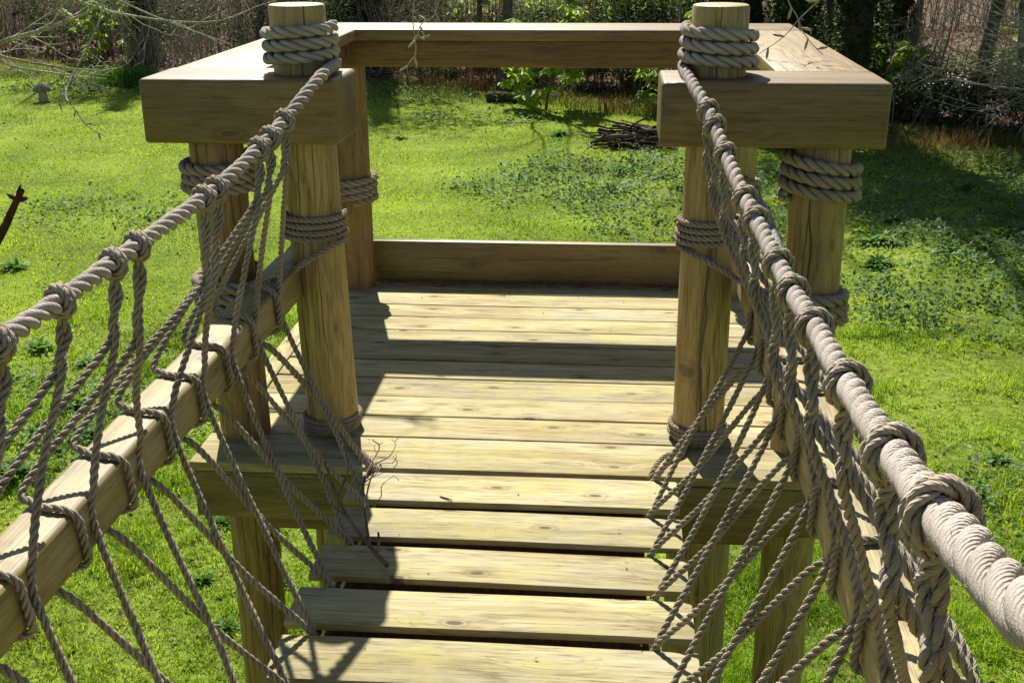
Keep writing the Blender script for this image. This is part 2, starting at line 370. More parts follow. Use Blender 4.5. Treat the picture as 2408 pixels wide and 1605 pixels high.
def post_mesh(name, r, z0, z1, mat, lean=(0, 0), seed=0, chamfer=.008, r2=None):
    rr = np.random.default_rng(seed); ns = 40; zs = list(np.linspace(z0, z1 - chamfer, max(8, int((z1 - z0) / .12))))
    prof = [(z, 1.) for z in zs] + [(z1 - chamfer * .3, 1 - chamfer * .35 / r), (z1, 1 - chamfer / r)]
    ph = rr.random(6) * 6; V = []
    r2 = r2 or r
    for z, k in prof:
        t = (z - z0) / (z1 - z0)
        for j in range(ns):
            a = 2 * PI * j / ns
            q = 1 + .016 * math.sin(2 * a + ph[0]) + .011 * math.sin(3 * a + ph[1] + z * .9) + .006 * math.sin(7 * a + ph[3] + z) + .007 * math.sin(z * 5 + ph[2] + a)
            R = (r * (1 - t) + r2 * t) * k * q
            V.append((R * math.cos(a) + lean[0] * max(0, z), R * math.sin(a) + lean[1] * max(0, z), z))
    n = len(prof); i = np.arange(n - 1)[:, None]; j = np.arange(ns)[None]; j2 = (j + 1) % ns
    F = [np.stack([i * ns + j, i * ns + j2, (i + 1) * ns + j2, (i + 1) * ns + j], -1).reshape(-1, 4), (np.arange(ns) + (n - 1) * ns)[None], np.arange(ns)[::-1][None]]
    me = npmesh(name, V, F, True, None, [mat])
    try: me.set_sharp_from_angle(angle=math.radians(35))
    except Exception: pass
    return me

# ============================================================ GROUND
def gh(x, y):
    """gentle swell of the lawn."""
    return GZ + .05 * np.sin(x * .45 + 1) * np.cos(y * .31) + .03 * np.sin(x * .9 + y * .7) - .0 * x
# weed / rough patches: x, y, rx, ry, strength
PATCH = [(-6.9, 15.2, 1.8, 1.4, .5), (.5, 17.4, 2.4, 1.9, 1.2), (1.5, 14.9, 1.7, 1.2, .8), (4.6, 15.2, 1.6, 3.2, 1.), (3.8, 11.9, 1.3, 1.2, .9),
         (6.2, 18.5, 2.2, 1.6, .8), (-4.2, 8.2, 1.2, 1.2, .6), (-2.9, 23.2, 2.2, 1.2, .45), (3.2, 7.2, .9, .8, .75), (-12, 27.6, 3, 1.4, .8), (-15.5, 30.5, 3, 1.2, .8), (-6, 26.4, 4, 1.6, .7)]
def patchiness(x, y):
    p = np.zeros_like(x)
    for a, b, c, d, s in PATCH: p = np.maximum(p, s * np.exp(-(((x - a) / c) ** 2 + ((y - b) / d) ** 2) ** 1.5 * .7))
    return np.clip(p * 1.25 - .25, 0, 1)
def edge_y(x):
    """front of the wood."""
    return np.interp(x, [-40, -18, -12, -7, -4, -1.5, 1, 3, 5, 7, 12, 30], [38, 32.5, 29.5, 27.8, 28.0, 27.5, 25, 24, 22.8, 21.3, 19, 17])

def ground_material():
    m, n, l, P = newmat('lawn soil and moss')
    ge = N(n, 'ShaderNodeNewGeometry')
    at = N(n, 'ShaderNodeAttribute', attribute_name='wood')
    a = N(n, 'ShaderNodeTexNoise', i_Scale=.55, i_Detail=6., i_Roughness=.65); l.new(ge.outputs['Position'], a.inputs['Vector'])
    b = N(n, 'ShaderNodeTexNoise', i_Scale=14., i_Detail=5., i_Roughness=.7); l.new(ge.outputs['Position'], b.inputs['Vector'])
    t = math_(n, l, 'ADD', math_(n, l, 'MULTIPLY', a.outputs[0], .55), math_(n, l, 'MULTIPLY', b.outputs[0], .45))
    lawn = ramp(n, l, t, [(.36, (.06, .085, .014)), (.50, (.16, .22, .026)), (.62, (.27, .34, .045))])
    li = N(n, 'ShaderNodeTexVoronoi', i_Scale=22.); l.new(ge.outputs['Position'], li.inputs['Vector'])
    ls = N(n, 'ShaderNodeSeparateColor'); l.new(li.outputs['Color'], ls.inputs[0])
    lt = ramp(n, l, math_(n, l, 'ADD', math_(n, l, 'MULTIPLY', ls.outputs[0], .5), math_(n, l, 'MULTIPLY', b.outputs[0], .5)), [(.3, (.05, .032, .02)), (.52, (.13, .09, .06)), (.72, (.25, .185, .13))])
    col = mixc(n, l, at.outputs['Fac'], lawn, lt)
    l.new(col, P.inputs['Base Color']); P.inputs['Roughness'].default_value = .95; P.inputs['Specular IOR Level'].default_value = .1
    bp = N(n, 'ShaderNodeBump', i_Strength=1., i_Distance=.05); l.new(b.outputs[0], bp.inputs['Height']); l.new(bp.outputs[0], P.inputs['Normal'])
    return m
M['ground'] = ground_material()
def sheet(name, xs, ys, hf, mat, label=None, attr=None):
    X, Y = np.meshgrid(xs, ys); Z = hf(X, Y); V = np.stack([X, Y, Z], -1).reshape(-1, 3); w = len(xs)
    i = np.arange(len(ys) - 1)[:, None] * w; j = np.arange(w - 1)[None]
    F = np.stack([i + j, i + j + 1, i + j + 1 + w, i + j + w], -1).reshape(-1, 4)
    me = npmesh(name, V, F, True, None, [mat])
    if attr is not None:
        at = me.attributes.new('wood', 'FLOAT', 'POINT'); at.data.foreach_set('value', attr(X, Y).ravel().astype(np.float32))
    o = link(name, me); o['kind'] = 'structure'
    return o
def wood_amt(X, Y):
    return np.clip((Y - edge_y(X) + .4 + .5 * np.sin(X * 1.7) + .4 * np.sin(X * 4.1 + 1)) / 1.6, 0, 1)
xs = np.unique(np.concatenate([np.linspace(-400, -36, 14), np.linspace(-36, 26, 180), np.linspace(26, 400, 14)]))
ys = np.unique(np.concatenate([np.linspace(-300, -6, 12), np.linspace(-6, 66, 200), np.linspace(66, 500, 14)]))
sheet('lawn', xs, ys, gh, M['ground'], attr=wood_amt)

# gravel track beyond the right-hand trees
m, n, l, P = newmat('pale gravel'); ge = N(n, 'ShaderNodeNewGeometry')
a = N(n, 'ShaderNodeTexNoise', i_Scale=9., i_Detail=6., i_Roughness=.7); l.new(ge.outputs['Position'], a.inputs['Vector'])
l.new(ramp(n, l, a.outputs[0], [(.35, (.36, .31, .27)), (.6, (.62, .57, .52))]), P.inputs['Base Color']); P.inputs['Roughness'].default_value = .95
M['gravel'] = m
px = np.linspace(3.5, 60, 60); V = []
for x in px:
    yc = 29.6 + .02 * (x - 8) - .002 * (x - 8) ** 2; w = 1.9 + .3 * math.sin(x * 1.3)
    for k in np.linspace(-1, 1, 5): V.append((x, yc + k * w + .12 * math.sin(x * 3.1 + k), float(gh(np.array(x), np.array(yc + k * w))) + .02))
F = [(i * 5 + j, (i + 1) * 5 + j, (i + 1) * 5 + j + 1, i * 5 + j + 1) for i in range(59) for j in range(4)]
o = link('path', npmesh('path', V, np.array(F), True, None, [M['gravel']])); o['kind'] = 'structure'

# ============================================================ THE PLATFORM AHEAD
POSTS = {'PL': (-.9, 3.49), 'PR': (.315, 3.49), 'OL': (-1.19, 3.44), 'OR': (.63, 3.44), 'BL': (-1.155, 5.075), 'BR': (.565, 5.075)}
def platform(name, label, y0, yd, mirror=False):
    """deck, posts and rails of one tower; yd = +1 builds away from y0, -1 towards the camera."""
    t = thing(name, label, 'platform', (-.3, y0 + yd * 1.0, GZ))
    ox, oy, oz = t.location
    def bd(nm, x0, x1, a, b, z0, z1, mat, **k):
        a, b = sorted((y0 + yd * a, y0 + yd * b)); return board(nm, x0, x1, a, b, z0, z1, mat, t, **k)
    rd = random.Random(3 if not mirror else 5)
    # deck boards, the first one at the bridge
    edges = [0, .233, .405, .578, .757, .938, 1.115, 1.285, 1.455, 1.62, 1.79, 1.955, 2.12]
    zf = -.001
    for i in range(len(edges) - 1):
        dz = rd.uniform(-.0018, .0018)
        x0 = -1.222 if i else -1.30; x1 = .622 if i else .70
        bd('deck_board', x0, x1, edges[i] + .005, edges[i + 1] - .005, -.032 + dz, zf + dz, M['deck'], bev=.004, warp=.0012, rz=rd.uniform(-.0012, .0012))
    for x0, x1 in ((-1.30, -1.226), (.626, .70)):
        bd('edge_board', x0, x1, .236, 2.12, -.036, .001, M['deck_edge'], bev=.004)
    bd('fascia_board', -1.292, .692, .012, .056, -.20, -.038, M['rail_x'], bev=.006)
    bd('fascia_board', -1.292, .692, 2.06, 2.104, -.20, -.038, M['rail_x'], bev=.006)
    for x in (-1.29, .645): bd('side_joist', x, x + .045, .06, 2.056, -.20, -.038, M['joist_y'], bev=.004)
    for x in (-.85, -.3, .25): bd('floor_joist', x - .024, x + .024, .06, 2.056, -.19, -.038, M['joist_y'], bev=.003)
    bd('cross_bearer', -1.12, .54, .11, .16, -.29, -.204, M['joist_x'], bev=.004)
    bd('cross_bearer', -1.12, .54, 1.72, 1.77, -.29, -.204, M['joist_x'], bev=.004)
    # posts
    for k, (x, y) in POSTS.items():
        yy = y0 + yd * (y - 3.185)
        top = 1.37 if k in ('PL', 'PR') else (.982 if k[0] == 'O' else 1.118)
        lean = (-.026, 0) if k == 'PL' else ((-.012, 0) if k == 'OL' else (0, 0))
        mat = M['post_dark'] if k in ('OL', 'BL') else M['post']
        r = .0835 if k[0] != 'B' else .082
        rr = r * 1.04 if k == 'PL' else r
        me = post_mesh('post', rr, GZ - .3, top, mat, lean, seed=hash_(k), r2=r)
        o = link('post', me, None, t, (x - ox, yy - oy, -oz))
        for v in me.vertices: pass
        o.rotation_euler = (0, 0, 0)
    # rails: two blocks either side of the entrance, then caps round three sides on joists
    b1 = bd('entrance_rail', -1.378, -.79, .135, .418, .980, 1.170, M['rail_x'], bev=.014, seg=3)
    b2 = bd('entrance_rail', .147 if not mirror else .226, .786, .135, .418, .984, 1.170, M['rail_x'], bev=.014, seg=3)
    bd('rail_cap', -1.372, -1.082, .421, 1.775, 1.122, 1.168, M['rail_y'], bev=.008)
    bd('rail_cap', .50, .784, .421, 1.775, 1.122, 1.168, M['rail_y'], bev=.008)
    bd('rail_cap', -1.372, .784, 1.778, 1.94, 1.121, 1.169, M['rail_x'], bev=.008)
    bd('rail_cap', -1.372, .784, 1.943, 2.12, 1.121, 1.169, M['rail_x'], bev=.008)
    bd('rail_joist', -1.19, -1.125, .421, 1.81, 1.005, 1.119, M['joist_y'], bev=.005)
    bd('rail_joist', .535, .60, .421, 1.81, 1.005, 1.119, M['joist_y'], bev=.005)
    bd('rail_joist', -1.12, .53, 1.815, 1.87, 1.008, 1.118, M['joist_x'], bev=.005)
    if not mirror: bd('timber_offcut', .568, .606, 1.765, 1.81, .515, .556, M['rail_x'], bev=.003)
    bd('curb_board', -1.095, .505, 1.96, 2.005, .002, .196, M['rail_x'], bev=.006)
    return t
def hash_(s): return sum(ord(c) * (i + 3) for i, c in enumerate(s))
random.seed(4)
plat = platform('wooden_platform', 'square timber platform on round posts with thick rails, at the far end of the bridge', 3.185, 1)
near = platform('wooden_platform', 'timber platform at the near end, its rail block just showing in the bottom right corner', .735, -1, True)

# ============================================================ BRIDGE SLATS AND BEAMS
br = thing('slat_bridge', 'bridge walkway of separate pale wooden slats leading up to the platform', 'bridge', (-.26, 1.95, -.04))
rd = random.Random(11)
y = 3.159
cuts = [(3.159, 2.974), (2.935, 2.762), (2.719, 2.549), (2.503, 2.336), (2.294, 2.118)]
yy = 2.294
while True:
    yy -= .2155
    if yy - .176 < .76: break
    cuts.append((yy, yy - .176))
for k, (a, b) in enumerate(cuts):
    a -= .003; b += .004
    o = board('slat', -.757 + rd.uniform(-.006, .006), .231 + rd.uniform(-.008, .008), b, a, -.021, .0 + rd.uniform(-.002, .002), M['slat'], br, bev=.007, warp=.0018, rz=rd.uniform(-.004, .004))
for x in (-.60, .06):
    board('stringer', x, x + .05, .76, 3.17, -.20, -.103, M['joist_y'], br, bev=.004)
for k in range(4):  # boards added below the slats so the gaps between them read dark
    board('gap_shade_board', -.678 + k * .202, -.678 + k * .202 + .2015, .76, 3.17, -.100, -.070, M['joist_y'], br, bev=.004)
bl = tag(board('guard_beam', -1.062, -.960, .40, 3.55, .473, .587, M['beam'], bev=.016, seg=3), 'long square beam left of the bridge, looped by netting ropes', 'beam')
brr = tag(board('guard_beam', .420, .522, .40, 3.55, .473, .587, M['beam'], bev=.016, seg=3), 'long square beam right of the bridge, splashed with sunlight under the ropes', 'beam')

# ============================================================ HANDRAIL ROPES
RL = [(-.826, 3.40, 1.190), (-.825, 3.287, 1.182), (-.86, 3.015, 1.104), (-.872, 2.86, 1.072), (-.901, 2.55, 1.022), (-.918, 2.118, 1.004), (-.92, 1.785, .999), (-.91, 1.45, 1.012), (-.88, 1.05, 1.07), (-.83, .66, 1.165)]
RR = [(.209, 3.40, 1.184), (.231, 3.29, 1.166), (.26, 3.099, 1.126), (.287, 2.847, 1.058), (.309, 2.576, 1.010), (.326, 2.25, .985), (.33, 1.968, .983), (.327, 1.727, 1.003), (.314, 1.405, 1.038), (.287, 1.057, 1.104), (.245, .687, 1.207), (.236, .567, 1.241), (.235, .50, 1.266)]
def interp_path(P):
    C = catmull(P, 30); o = np.argsort(C[:, 1]); C = C[o]
    def f(y):
        p = np.array([np.interp(y, C[:, 1], C[:, k]) for k in range(3)]); p[1] = y
        e = .01; a = np.array([np.interp(y + e, C[:, 1], C[:, k]) for k in range(3)]) - np.array([np.interp(y - e, C[:, 1], C[:, k]) for k in range(3)])
        return p, a / np.linalg.norm(a)
    return f
fL = interp_path(RL); fR = interp_path(RR)
D = .0358
cl = (-.929, 3.49); cr = (.315, 3.49); RC = .0835 + D / 2 - .001
cA = coil(cl, RC, 1.306, 1.194, 3.02, .126, cw=True); cB = coil(cr, RC, 1.304, 1.190, 3.05, 2.83)
tail = coil((-.93, .43), RC, 1.22, 1.33, 3.0, 0, cw=True)[::1]
tailR = coil((.325, .415), RC, 1.31, 1.39, 2.0, PI, cw=False)
def thin(p, k=3): return p[::k]
hl = link('handrail_rope', rope_mesh('handrail_rope', thin(cA) + RL[1:] + thin(tail), D, M['rope_thick'], pitch=.121, sides=12, fuzz=900))
tag(hl, 'thick pale handrail rope on the left, coiled round the left entrance post', 'rope')
hr = link('handrail_rope', rope_mesh('handrail_rope', thin(cB) + RR[1:] + thin(tailR), D, M['rope_thick'], pitch=.121, sides=12, fuzz=900))
tag(hr, 'thick pale handrail rope on the right, running close past the viewer', 'rope')

# ============================================================ NETTING
KL = [3.015, 2.898, 2.82, 2.551, 2.476, 2.118, 2.006, 1.785, 1.566, 1.36, 1.15]
KR = [3.099, 3.004, 2.847, 2.576, 2.432, 2.151, 1.968, 1.727, 1.405, 1.057, .80]
SS = [2.9545, 2.7405, 2.526, 2.315, 2.098, 1.884, 1.668, 1.452, 1.236, 1.02, .82]
def net(side, K, f, parent, slatx):
    rd = random.Random(21 + side)
    s = side          # -1 left, +1 right : outward direction
    inner = -.960 if s < 0 else .420
    outer = -1.062 if s < 0 else .522
    zt, zb = .587, .473; d = .0168; r = d / 2 + .0005
    for i, (yk, sy) in enumerate(zip(K, SS)):
        jit = lambda a: rd.uniform(-a, a)
        p, t = f(yk); u = np.array([0, 0, 1.]); out = np.cross(t, u) * 1.; out /= np.linalg.norm(out)
        if out[0] * s < 0: out = -out
        up = np.cross(out, t); up = up if up[2] > 0 else -up
        Rk = D / 2 + d / 2 - .0055
        path = []
        sp = np.array([slatx + jit(.006), sy + .006, -.045])
        # strand that passes in front of the beam, coming up out of the gap between the slats
        yP = sy + .18 + jit(.02)
        path += [sp, sp + [0.004 * s, .0, .05], (sp * .55 + np.array([inner - s * .016, yP, .50]) * .45) + [jit(.01) - s * .012, 0, .0 - .015]]
        path += [np.array([inner - s * .014, yP - .004, .50]), np.array([inner - s * .013 + s * .004, yP + .012, .60])]
        ym = yk - .035 + jit(.012); drop = .17 + jit(.04)
        Mi = np.array([p[0] + s * .010, ym, p[2] - drop])
        path += [(path[-1] * .5 + Mi * .5) + [jit(.005), jit(.008), 0]]
        # the two strands twist about each other under the hitch
        w = d * .50; P1 = p + np.array([0, -.006, -.062]); Pm = P1 * .5 + Mi * .5
        path += [Mi + [-s * w, 0, 0], Pm + [0, w, 0], P1 + [s * w * .6, -w * .6, 0]]
        # hitch round the handrail
        for k in range(27):
            q = k / 26; a = -PI * .55 * 1. - q * 2 * PI * 2.0    # angle measured in the (out, up) plane, inner side first
            off = .0115 - .023 * q + .010 * math.sin(q * 2 * PI * 2)
            bulge = .003 * math.sin(q * PI) + .007 * math.exp(-((q - .52) / .09) ** 2)
            path.append(p + t * off + (-math.cos(a) * out * -1 * (-1) + math.sin(a) * up) * (Rk + bulge))
        # down again on the outer side
        path += [P1 + [-s * w * .6, w * .6, 0], Pm + [0, -w, 0], Mi + [s * w, 0, 0]]
        yW = sy - .085 + jit(.015)
        topo = np.array([outer + s * .004, yW + .035, zt + .03])
        path += [(path[-1] * .45 + topo * .55) + [s * .006 + jit(.004), .012 + jit(.01), .0], topo,
                 np.array([outer - s * .022, yW + .012, zt + r + .002]), np.array([(inner + outer) / 2, yW, zt + r]), np.array([inner + s * .018, yW - .004, zt + r]),
                 np.array([inner - s * r * .8, yW - .002, zt - .008]), np.array([inner - s * r, yW + .008, (zt + zb) / 2]), np.array([inner - s * r * .8, yW + .016, zb + .004]),
                 np.array([inner + s * .02, yW + .012, zb - r - .001]), np.array([(inner + outer) / 2, yW - .012, zb - r - .002]), np.array([outer + s * r * .2, yW - .03, zb - r * .3]),
                 np.array([outer + s * r * .9, yW - .052, zb + .022]), np.array([outer + s * r * .4, yW - .066, zb - .006]),
                 np.array([(inner + outer) / 2, yW - .070, zb - r * 1.8]), np.array([inner - s * .01, yW - .066, zb - .028])]
        e = np.array([slatx + jit(.004) - s * .012, sy - .008, -.045])
        mid = (path[-1] + e) / 2 + [-s * .004, jit(.006), -.006]
        path += [mid, e + [s * .012, -.012, .06], e]
        # pull successive control points that come too close apart
        cc = [path[0]]
        for a in path[1:]:
            if np.linalg.norm(np.array(a) - cc[-1]) > .007: cc.append(np.array(a))
        link('net_rope', rope_mesh('net_rope', cc, d, M['rope_thin'], pitch=.058, per=8, sides=6, fuzz=420, ns=12), None, parent)
netL = thing('rope_netting', 'brown rope netting hung from the left handrail rope down to the slats', 'netting')
netR = thing('rope_netting', 'tangle of brown rope netting hung from the right handrail rope down to the slats', 'netting')
net(-1, KL, fL, netL, -.688)
net(1, KR, fR, netR, .145)
# the netting's foot cords under the slats
for nm, x in ((netL, -.688), (netR, .145)):
    pts = []
    for sy in [3.17] + SS: pts += [(x, sy + .05, -.056), (x, sy, -.050)]
    link('foot_cord', rope_mesh('foot_cord', pts, .018, M['rope_thin'], pitch=.052, per=4, sides=6, fuzz=0, ns=12), None, nm)

# ============================================================ LASHINGS
def lash(pts, d, label, mat='rope_lash', fuzz=350, pitch=None, sides=9):
    o = link('post_lashing', rope_mesh('post_lashing', pts, d, M[mat], per=8, sides=sides, fuzz=fuzz, pitch=pitch, ns=15))
    tag(o, label, 'rope lashing'); return o
rp = .0835
lash(thin(coil((-.92, 3.49), rp + .010, .738, .655, 4.0, .3, cw=True, tilt=-.004)) + [(-.826, 3.44, .655), (-.87, 3.392, .640), (-.93, 3.385, .605), (-.992, 3.36, .565), (-1.0, 3.22, .602), (-1.02, 3.13, .600), (-.975, 3.115, .600), (-.951, 3.115, .57), (-.949, 3.125, .50), (-.958, 3.13, .468), (-1.0, 3.12, .460), (-1.07, 3.06, .466), (-1.0, 3.03, .452), (-.95, 3.035, .44), (-.82, 3.11, .22), (-.69, 3.166, -.03)], .020,
     'thin rope lashed four turns round the left entrance post, its tail looping onto the beam')
lash(thin(coil((.315, 3.49), rp + .010, .742, .660, 4.0, 3.14, cw=False, tilt=.006)) + [(.235, 3.44, .652), (.28, 3.395, .638), (.35, 3.386, .605), (.40, 3.36, .580), (.42, 3.22, .606), (.47, 3.13, .600), (.435, 3.115, .600), (.411, 3.115, .57), (.409, 3.125, .50), (.418, 3.13, .468), (.46, 3.12, .460), (.53, 3.06, .466), (.46, 3.03, .452), (.41, 3.035, .44), (.28, 3.11, .22), (.147, 3.168, -.03)], .020,
     'thin rope lashed four turns round the right entrance post, tail slanting down to the right')
lash(thin(coil((-.903, 3.49), rp + .007, .052, .010, 2.9, .8, cw=True)) + [(-.86, 3.37, .014), (-.79, 3.30, .02), (-.72, 3.21, .012), (-.69, 3.17, -.04)], .017, 'rope lashing bound round the foot of the left entrance post')
lash(thin(coil((.315, 3.49), rp + .007, .056, .010, 3.1, 2.2)) + [(.27, 3.37, .014), (.20, 3.29, .02), (.16, 3.20, .012), (.147, 3.17, -.04)], .017, 'rope lashing bound round the foot of the right entrance post')
lash(thin(coil((-1.199, 3.44), rp + .019, .915, .822, 3.05, .4, tilt=.006)), .038, 'three thick turns of rope round the left outer post just under its rail block')
lash(thin(coil((.63, 3.44), rp + .020, .940, .812, 3.2, 2.6, tilt=-.009)), .0385, 'three thick turns of rope round the right outer post just under its rail block')
lash(thin(coil((.63, 3.44), rp + .019, .545, .445, 2.9, .9)), .040, 'thick rope coil low down on the right outer post, beside the handrail rope')
lash(thin(coil((-1.194, 3.44), rp + .019, .545, .445, 2.9, .9)), .040, 'thick rope coil low down on the left outer post behind the beam')
lash(thin(coil((-1.155, 5.075), rp + .017, .515, .405, 3.6, 2.2, cw=True, tilt=.006)), .034, 'rope coil round the back left corner post')
lash(thin(coil((.565, 5.075), rp + .017, .545, .435, 3.4, .8, tilt=-.006)), .034, 'rope coil round the back right corner post, partly hidden by the entrance post')
o = link('side_rope', rope_mesh('side_rope', [(-1.25, 5.02, .43), (-1.235, 4.7, .415), (-1.20, 4.3, .42), (-1.17, 3.9, .44), (-1.15, 3.55, .47)], .036, M['rope_thick'], fuzz=200)); tag(o, 'sunlit side rope sagging between the two left posts of the platform', 'rope')
o = link('side_rope', rope_mesh('side_rope', [(.66, 5.04, .45), (.665, 4.7, .445), (.64, 4.3, .465), (.61, 3.9, .48), (.55, 3.55, .50)], .036, M['rope_blue'], fuzz=200)); tag(o, 'blue grey side rope sagging between the two right posts of the platform', 'rope')

# ============================================================ TREES, THICKETS
def tubes(name, lines, mat, smooth=True):
    """lines: list of (pts (n,3), radii (n,), sides). one mesh."""
    V = []; F4 = []; F3 = []; base = 0
    for P_, R_, sd in lines:
        P_ = np.asarray(P_, float); R_ = np.asarray(R_, float); n = len(P_)
        T, Nn, B = frames(P_); ph = np.arange(sd) / sd * 2 * PI
        v = P_[:, None] + R_[:, None, None] * (np.cos(ph)[None, :, None] * Nn[:, None] + np.sin(ph)[None, :, None] * B[:, None])
        V.append(v.reshape(-1, 3)); i = np.arange(n - 1)[:, None]; j = np.arange(sd)[None]; j2 = (j + 1) % sd
        F4.append(np.stack([i * sd + j, i * sd + j2, (i + 1) * sd + j2, (i + 1) * sd + j], -1).reshape(-1, 4) + base)
        base += n * sd
    return npmesh(name, np.concatenate(V), [np.concatenate(F4)], smooth, None, [mat])
def limb(r, start, d, L, rad, n, wander=.18, up=.0, taper=.25):
    P_ = [np.array(start, float)]; d = np.array(d, float); d /= np.linalg.norm(d)
    for i in range(n):
        d = d + r.normal(0, wander, 3) + np.array([0, 0, up]); d /= np.linalg.norm(d)
        P_.append(P_[-1] + d * L / n)
    return np.array(P_), np.linspace(rad, rad * taper, n + 1)
def grow(r, start, d, L, rad, depth, lines, up=.05, wander=.16, kids=5, tips=None):
    n = 6 if depth > 1 else (5 if depth else 4)
    P_, R_ = limb(r, start, d, L, rad, n, wander, up)
    lines.append((P_, R_, 7 if rad > .05 else (5 if rad > .015 else 3)))
    if depth == 0:
        if tips is not None: tips.append(P_[-1])
        return
    for k in range(kids):
        t = .25 + .75 * (k + r.random()) / kids; i = min(n - 1, int(t * n)); q = t * n - i
        p = P_[i] * (1 - q) + P_[i + 1] * q; ax = P_[i + 1] - P_[i]; ax /= np.linalg.norm(ax)
        v = np.cross(ax, r.normal(0, 1, 3)); v /= np.linalg.norm(v)
        dd = ax * r.uniform(.45, .9) + v * r.uniform(.6, 1.)
        grow(r, p, dd, L * r.uniform(.38, .62) * (1.15 - .5 * t), max(.0025, (R_[i] * .5)), depth - 1, lines, up, wander, kids, tips)
M['bark'] = bark('grey brown bark', (.20, .165, .115), (.075, .055, .035))
M['bark_dark'] = bark('dark damp bark', (.11, .08, .05), (.04, .028, .018))
M['bark_pale'] = bark('lichened pale bark', (.54, .51, .36), (.26, .24, .15), 14)
M['twig'] = bark('twig bark', (.30, .215, .15), (.12, .08, .055), 30)
M['twig_pale'] = bark('pale twig bark', (.52, .44, .33), (.28, .225, .16), 30)
M['bark_red'] = bark('red brown young bark', (.13, .06, .035), (.06, .026, .016), 40)
M['leaf_dark'] = foliage('dark glossy evergreen leaf', (.030, .060, .016), (.012, .028, .010), (.065, .11, .022), .22, 1.3, .6, .08, 9)
M['leaf_ivy'] = foliage('ivy leaf', (.035, .07, .016), (.015, .034, .010), (.085, .14, .03), .25, 2., .6, .08, 12)
M['leaf_fresh'] = foliage('fresh spring leaf', (.28, .42, .04), (.16, .28, .03), (.40, .50, .06), .55, 2., .5, .3, 9)
M['leaf_weed'] = foliage('leafy weed', (.09, .21, .022), (.045, .12, .013), (.20, .34, .045), .5, 2.2, .5, .15, 25)
M['leaf_nettle'] = foliage('pale ground cover leaf', (.11, .21, .075), (.035, .08, .028), (.25, .35, .17), .35, 1.6, .6, .12, 18)
M['grass'] = foliage('lawn grass blade', (.265, .42, .034), (.12, .215, .016), (.40, .53, .055), .5, .42, .6, .06, 22, dry=.25)
M['grass_long'] = foliage('long grass blade', (.17, .22, .05), (.09, .13, .025), (.34, .33, .14), .45, .5, .5, .25, 12)
M['bracken'] = foliage('dead bracken and grass', (.24, .13, .06), (.13, .06, .03), (.34, .22, .11), .3, 2., .7, .2, 14)
M['litter'] = foliage('dead leaves', (.17, .11, .065), (.08, .045, .025), (.30, .21, .135), .2, 1., .7, .2, 14)
M['iris'] = foliage('upright green strap leaf', (.06, .17, .015), (.035, .10, .010), (.11, .26, .02), .5, 3., .35, .5, 9)

def leaves(r, cen, size, n_per=1, droop=.3, aspect=.55, upright=0.):
    """kite-shaped folded leaves (two triangles each) at the given centres."""
    n = len(cen); a = r.random(n) * 2 * PI
    d = np.stack([np.cos(a), np.sin(a), r.normal(-droop, .45, n) + upright], 1); d /= np.linalg.norm(d, axis=1)[:, None]
    s = np.cross(d, r.normal(0, .5, (n, 3)) + [0, 0, 1.]); s /= np.linalg.norm(s, axis=1)[:, None]
    nn = np.cross(s, d)
    L = (size * r.uniform(.6, 1.25, n))[:, None]; w = L * aspect * .5
    b = cen; t = cen + d * L; l_ = cen + d * L * .45 - s * w + nn * w * .35; r_ = cen + d * L * .45 + s * w + nn * w * .35
    V = np.stack([b, r_, t, l_], 1).reshape(-1, 3); k = np.arange(n) * 4
    F = np.concatenate([np.stack([k, k + 1, k + 2], 1), np.stack([k, k + 2, k + 3], 1)])
    return V, F
def leaf_mesh(name, r, cen, size, mat, **k):
    V, F = leaves(r, np.asarray(cen), size, **k); return npmesh(name, V, F, False, None, [mat])
def blobs(r, lumps, n, shell=.35):
    """points clustered in an uneven set of ellipsoid lumps with gaps."""
    out = []; w = np.array([b[3] * b[4] * b[5] for b in lumps]) ** .67; w /= w.sum()
    for b, m_ in zip(lumps, (w * n).astype(int)):
        v = r.normal(0, 1, (m_, 3)); v /= np.linalg.norm(v, axis=1)[:, None]
        rad = 1 - shell * r.random(m_) ** 1.3
        rad *= 1 + .18 * np.sin(v[:, 0] * 7 + b[0] * 5) * np.cos(v[:, 1] * 6 + b[1] * 3) + .1 * np.sin(v[:, 2] * 11)
        out.append(np.array(b[:3]) + v * rad[:, None] * np.array(b[3:6]))
    p = np.concatenate(out)
    # clumps and holes
    c = np.sin(p[:, 0] * 5.1 + p[:, 2] * 3.3) * np.sin(p[:, 1] * 4.3 + 1) * np.sin(p[:, 2] * 6.1 + p[:, 0] * 2)
    return p[(c > -.25) | (r.random(len(p)) < .35)]

# ---- tall bare trees (4 patterns, copied)
def bare_tree(seed, H, rad, mats, lean=(0, 0), first=.28, nb=13, ivy=0):
    r = np.random.default_rng(seed)
    P_, R_ = limb(r, (0, 0, -.1), (lean[0], lean[1], 1), H, rad, 12, .05, .06, .12)
    R_[0] *= 1.45; R_[1] *= 1.1
    trunk = tubes('trunk', [(P_, R_, 10)], mats[0])
    lines = []
    for k in range(nb):
        t = first + (1 - first) * (k + r.random() * .6) / nb; i = min(11, int(t * 12)); q = t * 12 - i
        p = P_[i] * (1 - q) + P_[i + 1] * q; a = k * 2.4 + r.random()
        grow(r, p, (math.cos(a), math.sin(a), .55 + t * .6), H * .36 * (1.25 - t * .8), max(.02, R_[i] * .45), 2, lines, kids=6 if H < 15 else 8)
    br_ = tubes('branches', lines, mats[1])
    return trunk, br_, P_, R_
protos = []
for sd, H, rad in ((1, 12.5, .17), (2, 10.5, .13), (3, 17., .24), (4, 9., .10)):
    protos.append(bare_tree(sd, H, rad, (M['bark'], M['bark']), nb=13 if H < 15 else 17))
